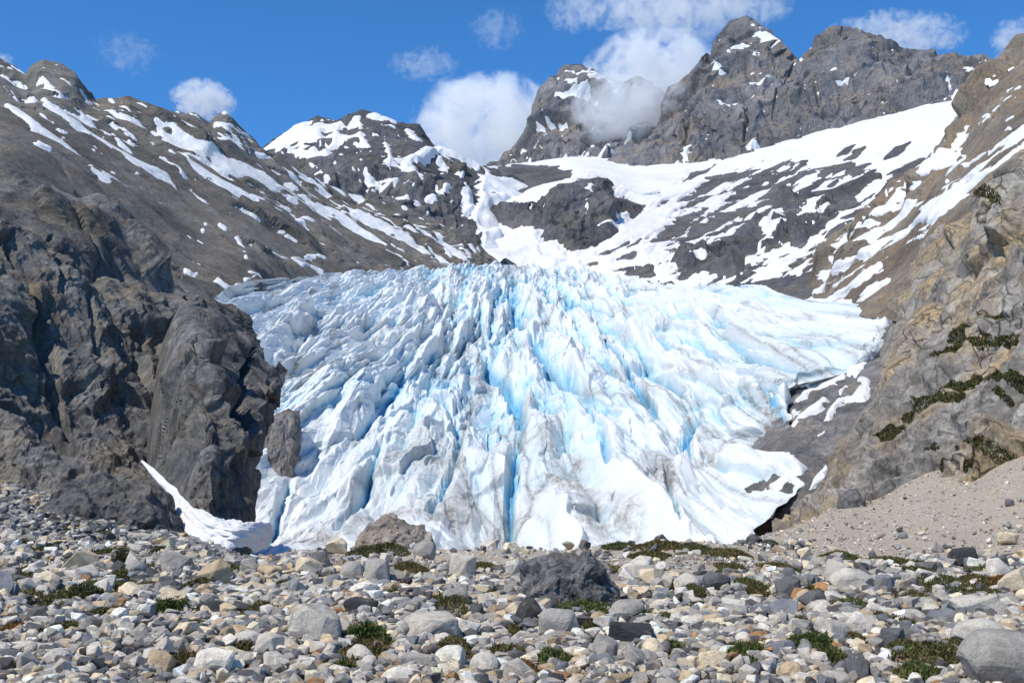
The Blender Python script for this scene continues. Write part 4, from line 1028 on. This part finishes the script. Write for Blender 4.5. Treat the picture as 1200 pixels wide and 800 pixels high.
for i_, (x, Y, r, cn, pi, rel, short, flat, wpx, _) in enumerate(info):
    ob = bpy.data.objects.new('stone', protos[pi][0]); COL.objects.link(ob)
    hz = r * (rng.uniform(.38, .5) if flat else rng.uniform(.6, .95))
    ob.scale = (r, r * rng.uniform(.7, 1), hz)
    ob.rotation_euler = (rng.uniform(-.3, .3), rng.uniform(-.3, .3), rng.uniform(0, 6.28))
    z = float(ground_z(np.array([x]), np.array([Y]))[0])
    ob.location = (x, Y, z + hz * .72)
    j = rng.uniform(.85, 1.12); ob.color = (*[min(c * j, .8) for c in PAL[cn]], 1)
    tag(ob, lab[i_], 'stone', 'stones strewn over the moraine')
print('stones', len(autos), len(set(lab.values())), round(time.time() - T0, 1))

PATCH = [(700, 668, 60, 8, 'brown'), (560, 668, 40, 8, 'olive'), (480, 668, 30, 8, 'brown'), (640, 660, 30, 6, 'dark'), (300, 720, 34, 12, 'olive'), (120, 725, 40, 12, 'brown'), (350, 745, 24, 10, 'brown'), (460, 700, 26, 9, 'olive'), (820, 715, 30, 9, 'olive'), (890, 700, 34, 9, 'brown'), (780, 730, 24, 9, 'brown'), (600, 745, 24, 10, 'olive'), (1000, 755, 30, 12, 'brown'), (1060, 735, 30, 9, 'green'), (1145, 683, 30, 9, 'brown'), (40, 700, 34, 12, 'brown'), (170, 740, 26, 9, 'olive'), (290, 760, 26, 12, 'brown'), (400, 790, 30, 12, 'green'), (690, 740, 20, 9, 'olive'), (1010, 690, 22, 8, 'dark'), (960, 700, 24, 8, 'olive'), (860, 670, 40, 8, 'brown'), (250, 650, 26, 7, 'brown'), (85, 702, 78, 22, 'olive'), (115, 690, 60, 18, 'green'), (75, 616, 46, 12, 'dark'), (98, 624, 36, 10, 'dark'), (105, 654, 24, 12, 'olive'), (64, 644, 18, 8, 'dark'), (15, 744, 34, 18, 'rust'), (6, 684, 26, 20, 'dark'), (35, 672, 26, 10, 'dark'),
    (260, 672, 36, 11, 'green'), (234, 688, 22, 12, 'brown'), (130, 629, 34, 10, 'dark'), (186, 649, 16, 9, 'dark'), (196, 640, 22, 8, 'dark'), (370, 701, 72, 15, 'green'), (427, 770, 62, 20, 'brown'), (532, 712, 60, 17, 'olive'), (532, 765, 52, 17, 'brown'),
    (592, 770, 44, 14, 'brown'), (685, 716, 84, 18, 'green'), (745, 722, 42, 12, 'green'), (450, 644, 60, 10, 'dark'), (430, 650, 40, 8, 'dark'), (775, 641, 34, 8, 'brown'), (812, 644, 30, 8, 'dark'), (855, 652, 40, 9, 'brown'), (725, 642, 26, 6, 'dark'), (760, 653, 44, 7, 'olive'),
    (876, 687, 34, 9, 'green'), (811, 694, 20, 12, 'olive'), (790, 764, 22, 11, 'green'), (646, 778, 46, 17, 'green'), (612, 790, 30, 16, 'rust'), (873, 771, 56, 15, 'green'), (998, 713, 68, 15, 'green'), (1074, 706, 46, 14, 'olive'), (1046, 661, 46, 12, 'olive'),
    (988, 653, 26, 7, 'green'), (1105, 689, 64, 14, 'dark'), (1090, 676, 30, 14, 'dark'), (1094, 771, 84, 22, 'olive'), (1074, 794, 54, 14, 'green'), (1182, 688, 42, 12, 'rust'), (1180, 675, 40, 14, 'green'), (1062, 764, 42, 14, 'olive'), (1102, 726, 32, 10, 'olive'),
    (1030, 729, 36, 10, 'olive'), (1135, 765, 70, 14, 'brown'), (225, 741, 34, 12, 'brown'), (70, 742, 36, 12, 'brown'), (215, 782, 30, 14, 'brown'), (150, 672, 30, 12, 'olive'), (160, 695, 40, 12, 'brown'), (290, 655, 14, 6, 'dark'), (945, 678, 40, 10, 'dark'),
    (915, 668, 30, 8, 'brown'), (1165, 700, 30, 8, 'olive'), (970, 773, 34, 14, 'green'), (905, 640, 14, 4, 'dark'), (60, 606, 26, 6, 'dark'), (20, 640, 30, 8, 'brown'), (330, 690, 20, 8, 'dark'), (580, 700, 24, 8, 'brown'), (940, 736, 20, 12, 'brown'), (720, 754, 14, 7, 'green')]
PG_ = []
for (px_, py_, w_, h_, kd) in PATCH:
    g = ray_ground(px_, py_ + h_ * .15); sc = g[1] / F
    PG_.append((g, sc, w_ * sc / 2 * 1.1, max(.55, (h_ * .62) / (F * 4 / g[1] ** 2))))
# the rest of the rubble: too many to count
def rubble(name, n, sub, Yr, pxr, size, label, pal, seed, maxpx=21, dens=None, lift=.12, flatf=(.45, .85)):
    rs = np.random.default_rng(seed)
    protos_ = [hull_stone(rs, int(rs.integers(9, 14) if sub == 1 else rs.integers(11, 17)), 0 if sub == 1 else .06) if q % 5 else stone_shape(rs, sub, 14, .62, .92) for q in range(30)]
    Y = np.sqrt(rs.uniform(Yr[0] ** 2, Yr[1] ** 2, n)); qx = rs.uniform(pxr[0], pxr[1], n); x = (qx - 600) / F * Y
    d = np.exp(rs.normal(math.log(size), .5, n)); d = np.minimum(d, maxpx * Y / F * rs.uniform(.8, 1, n))
    if dens is not None:
        kp = rs.random(n) < dens(qx, Y, d); Y, qx, x, d = Y[kp], qx[kp], x[kp], d[kp]
    # keep clear of the boulders
    for a, b, c, *_ in placed:
        if c > .6:
            kp = ((x - a) / c) ** 2 + ((Y - b) / (c * .75)) ** 2 > .8; Y, qx, x, d = Y[kp], qx[kp], x[kp], d[kp]
    for (g, sc, hw, hd) in PG_:
        kp = (((x - g[0]) / hw) ** 2 + ((Y - g[1]) / hd) ** 2 > .85) | (rs.random(len(x)) < .07); Y, qx, x, d = Y[kp], qx[kp], x[kp], d[kp]
    n = len(Y); z = ground_z(x, Y)
    sx, sy, sz = d / 2, d / 2 * rs.uniform(.65, 1, n), d / 2 * rs.uniform(*flatf, n)
    az = rs.uniform(0, 6.28, n); ti = rs.normal(0, .28, n)
    pid = np.sort(rs.integers(30, size=n))
    pc = np.array([PAL[k] for k in pal[0]]); w_ = np.array(pal[1], float); w_ /= w_.sum()
    col = pc[rs.choice(len(pc), size=n, p=w_)] * rs.uniform(.62, 1.28, n)[:, None]
    zo = z + sz * .55 + lift * rs.random(n) * np.minimum(d * 2.5, 1)
    VA, FA, CA, off = [], [], [], 0
    for q in range(30):
        m = pid == q; k_ = int(m.sum())
        if not k_: continue
        pv, pf = protos_[q]
        V = pv[None] * np.stack([sx[m], sy[m], sz[m]], -1)[:, None]
        c, s_ = np.cos(ti[m])[:, None], np.sin(ti[m])[:, None]
        V = np.stack([V[..., 0] * c + V[..., 2] * s_, V[..., 1], -V[..., 0] * s_ + V[..., 2] * c], -1)
        c, s_ = np.cos(az[m])[:, None], np.sin(az[m])[:, None]
        V = np.stack([V[..., 0] * c - V[..., 1] * s_, V[..., 0] * s_ + V[..., 1] * c, V[..., 2]], -1)
        V = V + np.stack([x[m], Y[m], zo[m]], -1)[:, None]
        nv = len(pv); VA.append(V.reshape(-1, 3)); FA.append((pf[None] + (off + np.arange(k_) * nv)[:, None, None]).reshape(-1, 3)); CA.append(np.repeat(col[m], nv, 0)); off += k_ * nv
    ob = mesh_from(name, np.concatenate(VA), np.concatenate(FA), M['rubble'], False, {'col': np.clip(np.concatenate(CA), 0, .8)})
    tag(ob, label, kind='stuff'); return ob
def dens_main(qx, Y, d):
    py = np.interp(Y, [20, 30, 40, 50, 62, 78, 90], [800, 738, 693, 671, 657, 645, 637])
    P = np.stack([qx / 90, Y / 6, 0 * Y], -1); nz = fbm(P, 3, 401)
    bare = np.clip(1 - np.hypot((qx - 650) / 320, (py - 661) / 27) ** 2, 0, 1) * 1.7 + np.clip((qx - 900) / 60, 0, 1) * np.clip((Y - 56) / 6, 0, 1)
    b2 = np.clip((Y - 44) / 12, 0, 1) * np.clip((qx - 330) / 80, 0, 1) * np.clip((900 - qx) / 60, 0, 1)
    return np.clip(1.05 + .35 * nz - 1.3 * np.clip(bare + .85 * b2, 0, 1), .03, 1)
pal_main = (['pale grey', 'grey', 'dark grey', 'cream', 'tan', 'rusty', 'white', 'blue grey'], [.26, .24, .16, .10, .08, .012, .12, .10])
rubble('rubble', 13500, 2, (17.5, 36), (-340, 1540), .36, 'stones too many to count covering the near moraine', pal_main, 601, dens=dens_main, lift=.16)
rubble('rubble', 31000, 1, (36, 84), (-280, 1480), .34, 'stones too many to count covering the far moraine', pal_main, 602, dens=dens_main, lift=.14)
rubble('gravel', 26000, 1, (17.5, 60), (-120, 1320), .09, 'small stones and grit between the boulders', pal_main, 603, lift=.05)
def dens_scree(qx, Y, d): return np.where(qx > 870, .5, np.where(qx < 260, 0, .2))
rubble('scree', 24000, 1, (56, 112), (300, 1400), .12, 'fine pale scree scattered over the slope on the right', (['pale grey', 'grey', 'cream', 'dark grey', 'white'], [.4, .25, .2, .08, .07]), 604, dens=dens_scree, lift=.02)
def dens_talus(qx, Y, d): return np.clip((300 - qx) / 60, 0, 1)
rubble('talus', 14000, 1, (66, 128), (-260, 300), .62, 'grey talus blocks below the left cliff', (['grey', 'dark grey', 'pale grey', 'blue grey', 'tan'], [.36, .3, .16, .1, .08]), 605, maxpx=14, dens=dens_talus, lift=.5)
print('rubble', round(time.time() - T0, 1))

# ------------------------------------------------------------------ low plants
def leaf_mat(name):
    k = NT(name); c = k.attr('col', 'Color'); v = k.pos()
    c = k.mix(1.0, c, k.ramp(k.noise(v, 3, 4, .7), [(.3, .65), (.7, 1.35)]), 'MULTIPLY')
    p = k.bsdf(c, .8, None, .1); return k.m
M['leaf'] = leaf_mat('heath_leaves')
GREEN = {'green': [(.055, .085, .02), (.08, .11, .03), (.10, .12, .035)], 'dark': [(.05, .065, .022), (.08, .085, .03), (.11, .09, .045)],
         'brown': [(.13, .095, .045), (.13, .10, .04), (.08, .085, .025)], 'rust': [(.2, .09, .03), (.16, .08, .03), (.12, .08, .03)], 'olive': [(.10, .105, .03), (.1, .1, .035), (.07, .065, .025)]}
def blades(C, N, size, cols_, rs, up=.6):
    """small leaf faces: C centres (n,3), N growth direction, size (n,)"""
    n = len(C); d = rs.normal(size=(n, 3)) * .8 + N * up * 2; d /= np.linalg.norm(d, axis=1, keepdims=True)
    s_ = np.cross(d, rs.normal(size=(n, 3))); s_ /= np.linalg.norm(s_, axis=1, keepdims=True) + 1e-9
    w_ = size * .3
    V = np.stack([C - s_ * w_[:, None], C + s_ * w_[:, None], C + d * size[:, None]], 1)
    cc = np.array(cols_)[rs.integers(len(cols_), size=n)] * rs.uniform(.7, 1.35, n)[:, None]
    return V.reshape(-1, 3), np.repeat(cc, 3, 0)
VV, CC = [], []
rs = np.random.default_rng(9)
for (px_, py_, w_, h_, kd), (g, sc, hw, hd) in zip(PATCH, PG_):
    Y = g[1]; mound = min(.34, h_ * .5 * sc + .1)
    n = int(min(2600, 60 + hw * hd * 3.14 * (1900 if Y < 40 else 800)))
    r = np.sqrt(rs.random(n)); t = rs.uniform(0, 6.28, n)
    wob = 1 + .35 * np.sin(t * 2 + px_) + .22 * np.sin(t * 5 + py_)
    ux, uy = r * np.cos(t) * wob, r * np.sin(t) * wob
    X, Yv = g[0] + ux * hw, Y + uy * hd
    Z = ground_z(X, Yv) + mound * np.clip(1 - r ** 2, 0, 1) * rs.uniform(.55, 1.1, n) + .03
    sz = np.full(n, max(.09, 3.2 * sc)) * rs.uniform(.6, 1.3, n)
    v, c = blades(np.stack([X, Yv, Z], -1), np.array([0, 0, 1.]), sz, GREEN[kd] + (GREEN['brown'][:1] if kd in ('green', 'olive') else []), rs)
    VV.append(v); CC.append(c)
V = np.concatenate(VV); ob = mesh_from('heath', V, np.arange(len(V)).reshape(-1, 3), M['leaf'], False, {'col': np.concatenate(CC)})
tag(ob, 'low green and brown heath and grass between the stones', kind='stuff')
# moss on the right cliff
MO = [[(1150, 258, 6), (1190, 252, 6)], [(1105, 395, 4), (1125, 384, 8), (1140, 380, 3)], [(1130, 398, 4), (1160, 396, 7), (1185, 392, 5)], [(1085, 415, 3), (1105, 408, 6), (1120, 400, 4)], [(1040, 465, 3), (1060, 455, 8), (1090, 446, 9), (1115, 440, 8), (1135, 432, 5)], [(1050, 475, 3), (1080, 462, 6), (1120, 455, 5)],
      [(1145, 435, 3), (1170, 438, 7), (1200, 440, 8), (1240, 430, 6)], [(1160, 450, 3), (1168, 456, 5)], [(1020, 500, 4), (1035, 494, 7), (1050, 488, 3)], [(1080, 520, 6), (1090, 518, 5)], [(1095, 535, 3), (1120, 525, 8), (1145, 518, 6)], [(1135, 555, 3), (1160, 542, 8), (1190, 530, 8), (1240, 525, 8)], [(1180, 560, 8), (1200, 565, 10), (1230, 560, 8)], [(1140, 372, 2), (1165, 366, 4)], [(1060, 393, 3), (1066, 398, 3)], [(1110, 545, 3), (1104, 552, 2)], [(1200, 380, 3), (1240, 375, 6)]]
mf = shapes(SRC.px, SRC.py, MO) + 4.5 * aniso(SRC.px, SRC.py, -25, 14, 7, 141, 4) - 1.0
ii, jj = np.nonzero((mf > 0) & (SRC.v < .99))
n = 42000; sel = rs.integers(len(ii), size=n); a, b = ii[sel], jj[sel]
a2 = np.clip(a + 1, 0, SRC.P.shape[0] - 1); b2 = np.clip(b + 1, 0, SRC.P.shape[1] - 1); t1, t2 = rs.random((n, 1)), rs.random((n, 1))
C = SRC.P[a, b] + (SRC.P[a2, b] - SRC.P[a, b]) * t1 + (SRC.P[a, b2] - SRC.P[a, b]) * t2
v, c = blades(C + SRC.N[a, b] * .05, np.array([-.1, -.3, 1.]), C[:, 1] / F * rs.uniform(2.0, 4.2, n), GREEN['dark'] + GREEN['olive'][:1] + GREEN['brown'][:1], rs, .5)
ob = mesh_from('moss', v, np.arange(len(v)).reshape(-1, 3), M['leaf'], False, {'col': c}); tag(ob, 'dark moss and heath on the ledges of the right cliff', kind='stuff')
# shrubs one can tell apart
SH = [(428, 747, 58, 26, 'green', 'bright green low shrub between the blocky pale boulder and the wide pale wedge stone'), (197, 716, 52, 25, 'green', 'spiky green shrub left of the flat black rock'), (142, 658, 28, 26, 'dark', 'dark green bushy shrub behind the heath patch at left'),
      (950, 756, 70, 20, 'green', 'bright green spreading shrub left of the chunky white stone'), (95, 698, 50, 20, 'dark', 'dark shrub rising from the heath patch at far left')]
for (px_, py_, w_, h_, kd, lb) in SH:
    g = ray_ground(px_, py_ + h_ * .4); sc = g[1] / F; hw, hh = w_ * sc / 2, h_ * sc * .95
    n = 5200; d = rs.normal(size=(n, 3)); d /= np.linalg.norm(d, axis=1, keepdims=True); d[:, 2] = np.abs(d[:, 2])
    r = rs.uniform(.35, 1, n) * (1 + .3 * vnoise(d * 3.2 + px_, 5))
    C = d * r[:, None] * np.array([hw, hw * .7, hh])
    v, c = blades(C, d + np.array([0, 0, .6]), np.full(n, .075) * rs.uniform(.6, 1.4, n), GREEN[kd], rs, .5)
    sh = mesh_from('shrub', v, np.arange(len(v)).reshape(-1, 3), M['leaf'], False, {'col': c}); sh.location = (g[0], g[1] + hw * .3, g[2])
    tag(sh, lb, 'shrub', 'low shrubs among the stones')
    # woody twigs
    bm = bmesh.new()
    for k_ in range(9):
        a_ = rs.uniform(0, 6.28); tipv = Vector((math.cos(a_) * hw * .7, math.sin(a_) * hw * .5, hh * .75)); 
        q = tipv.to_track_quat('Z', 'Y').to_matrix().to_4x4()
        bmesh.ops.create_cone(bm, segments=5, radius1=.018, radius2=.005, depth=tipv.length, matrix=Matrix.Translation(tipv / 2) @ q)
    me = bpy.data.meshes.new('twigs'); bm.to_mesh(me); bm.free(); tw = bpy.data.objects.new('twigs', me); COL.objects.link(tw); tw.parent = sh
    if 'bark' not in M:
        k = NT('bark'); k.bsdf(k.ramp(k.noise(k.pos(), 30, 4, .6), [(.3, (.08, .06, .04)), (.7, (.16, .12, .08))]), .9); M['bark'] = k.m
    me.materials.append(M['bark'])
print('plants', round(time.time() - T0, 1))
# ------------------------------------------------------------------ clouds: real volumes hanging behind and around the peaks
def cloud(px_, py_, w_, h_, Y, dens, seed, label, puff=3.0, thin=.0, depth=1.0):
    c = unproj(px_, py_, float(Y)); sc = Y / F; hw, hh = w_ * sc / 2, h_ * sc / 2; hd = min(hw, hh * 1.6) * depth
    v, f = ICO[3]; me = mesh_from('cloud', v, f, None, True)
    me.location = c; me.scale = (hw, hd, hh)
    k = NT('cloud_vapour'); tc = k.n('ShaderNodeTexCoord').outputs['Object']
    mp = k.n('ShaderNodeMapping'); mp.inputs['Scale'].default_value = (hw / hh, hd / hh, 1); mp.inputs['Location'].default_value = (seed * 3.1, seed * 1.7, seed * 5.3); k.l(tc, mp.inputs['Vector'])
    ln = k.n('ShaderNodeVectorMath', operation='LENGTH'); k.l(tc, ln.inputs[0])
    n = k.noise(mp.outputs['Vector'], puff * .7, 10, .7, .5)
    fall = k.math('SUBTRACT', 1.0, k.math('POWER', ln.outputs['Value'], 1.6))
    d = k.math('ADD', k.math('MULTIPLY', k.math('SUBTRACT', n, .5 + thin), 17.0), k.math('SUBTRACT', k.math('MULTIPLY', fall, 2.1), .95))
    d = k.math('MULTIPLY', k.math('MAXIMUM', d, 0.0), k.math('MINIMUM', k.math('MAXIMUM', k.math('MULTIPLY', fall, 4.0), 0.0), 1.0))
    d = k.math('MULTIPLY', k.math('MINIMUM', k.math('MULTIPLY', d, 1.3), 1.0), dens)
    vs = k.n('ShaderNodeVolumePrincipled'); vs.inputs['Color'].default_value = (1, 1, 1, 1); vs.inputs['Anisotropy'].default_value = 0.0
    k.l(d, vs.inputs['Density']); k.l(vs.outputs[0], k.out.inputs['Volume'])
    me.data.materials.append(k.m)
    tag(me, label, 'cloud', 'white clouds over the valley'); return me
cloud(572, 152, 200, 140, 4000, .011, 1, 'big white cumulus behind the left shoulder of the cloud wrapped peak', 2.6, -.02)
cloud(770, 84, 190, 104, 3600, .013, 2, 'white cloud bank rising behind the cloud wrapped peak', 2.4, -.02)
cloud(742, 128, 165, 100, 2130, .020, 3, 'soft mist lying across the front of the pyramid peak', 2.0, -.03, .8)
cloud(238, 117, 84, 52, 1700, .035, 4, 'small bright puff just above the left ridge', 2.4, -.03)
cloud(150, 62, 100, 60, 3200, .0035, 5, 'thin wisp of cloud high at upper left', 3.5, .05)
cloud(497, 75, 96, 44, 3400, .006, 6, 'small ragged cloud left of the pyramid peak', 3.2, .02)
cloud(582, 34, 76, 56, 3600, .004, 7, 'thin ragged cloud above the big cumulus', 3.2, .03)
cloud(675, 12, 86, 56, 3600, .006, 8, 'soft cloud cut by the upper edge above the pyramid peak', 3.0, .01)
cloud(800, 4, 300, 96, 3800, .007, 9, 'long cloud band along the upper edge left of the twin summits', 3.0, .0)
cloud(1050, 42, 190, 62, 3400, .010, 10, 'pale cloud behind the long right hand crest', 3.2, .0)
cloud(1190, 48, 70, 60, 3400, .010, 11, 'cloud cut by the right edge above the brown spur', 3.0, .0)
cloud(2, 70, 30, 18, 2600, .02, 12, 'tiny cloud at the left edge over the ridge', 2.6, .0)
SC.cycles.volume_step_rate = .5; SC.cycles.volume_max_steps = 128
# ------------------------------------------------------------------ light, sky, camera
sd = Vector((-.74, -.67, 0)).normalized(); el = math.radians(54)
sun_dir = Vector((sd.x * math.cos(el), sd.y * math.cos(el), math.sin(el)))
L = bpy.data.lights.new('sun', 'SUN'); L.energy = 5.0; L.angle = math.radians(.5); L.color = (1, .93, .82)
lo = bpy.data.objects.new('sun', L); COL.objects.link(lo)
lo.rotation_euler = (-sun_dir).to_track_quat('-Z', 'Y').to_euler()
w = bpy.data.worlds.new('World'); SC.world = w; w.use_nodes = True
nt = w.node_tree; bg = nt.nodes['Background']
sk = nt.nodes.new('ShaderNodeTexSky'); sk.sky_type = 'NISHITA'; sk.sun_disc = False
sk.sun_elevation = el; sk.sun_rotation = math.atan2(sd.x, sd.y)
sk.altitude = 2500; sk.air_density = 1.0; sk.dust_density = 0.0; sk.ozone_density = 3.0
tn = nt.nodes.new('ShaderNodeMix'); tn.data_type = 'RGBA'; tn.blend_type = 'MULTIPLY'; tn.inputs[0].default_value = 1
tn.inputs[7].default_value = (.5, 1.14, 1.62, 1)
nt.links.new(sk.outputs[0], tn.inputs[6]); nt.links.new(tn.outputs[2], bg.inputs[0]); bg.inputs[1].default_value = .135
cam = bpy.data.cameras.new('camera'); co = bpy.data.objects.new('camera', cam); COL.objects.link(co)
cam.sensor_width = 36; cam.lens = 36 * F / 1200; cam.clip_end = 30000; cam.clip_start = .1
co.location = (0, 0, CAMZ); co.rotation_euler = (math.pi / 2 + TH, 0, 0)
SC.camera = co
SC.view_settings.view_transform = 'Standard'; SC.view_settings.look = 'None'; SC.view_settings.exposure = -0.2; SC.view_settings.gamma = 1
SC.cycles.max_bounces = 20; SC.cycles.diffuse_bounces = 3; SC.cycles.glossy_bounces = 2; SC.cycles.volume_bounces = 20
SC.cycles.use_denoising = True
SC.cycles.use_adaptive_sampling = True
print('done', round(time.time() - T0, 1))
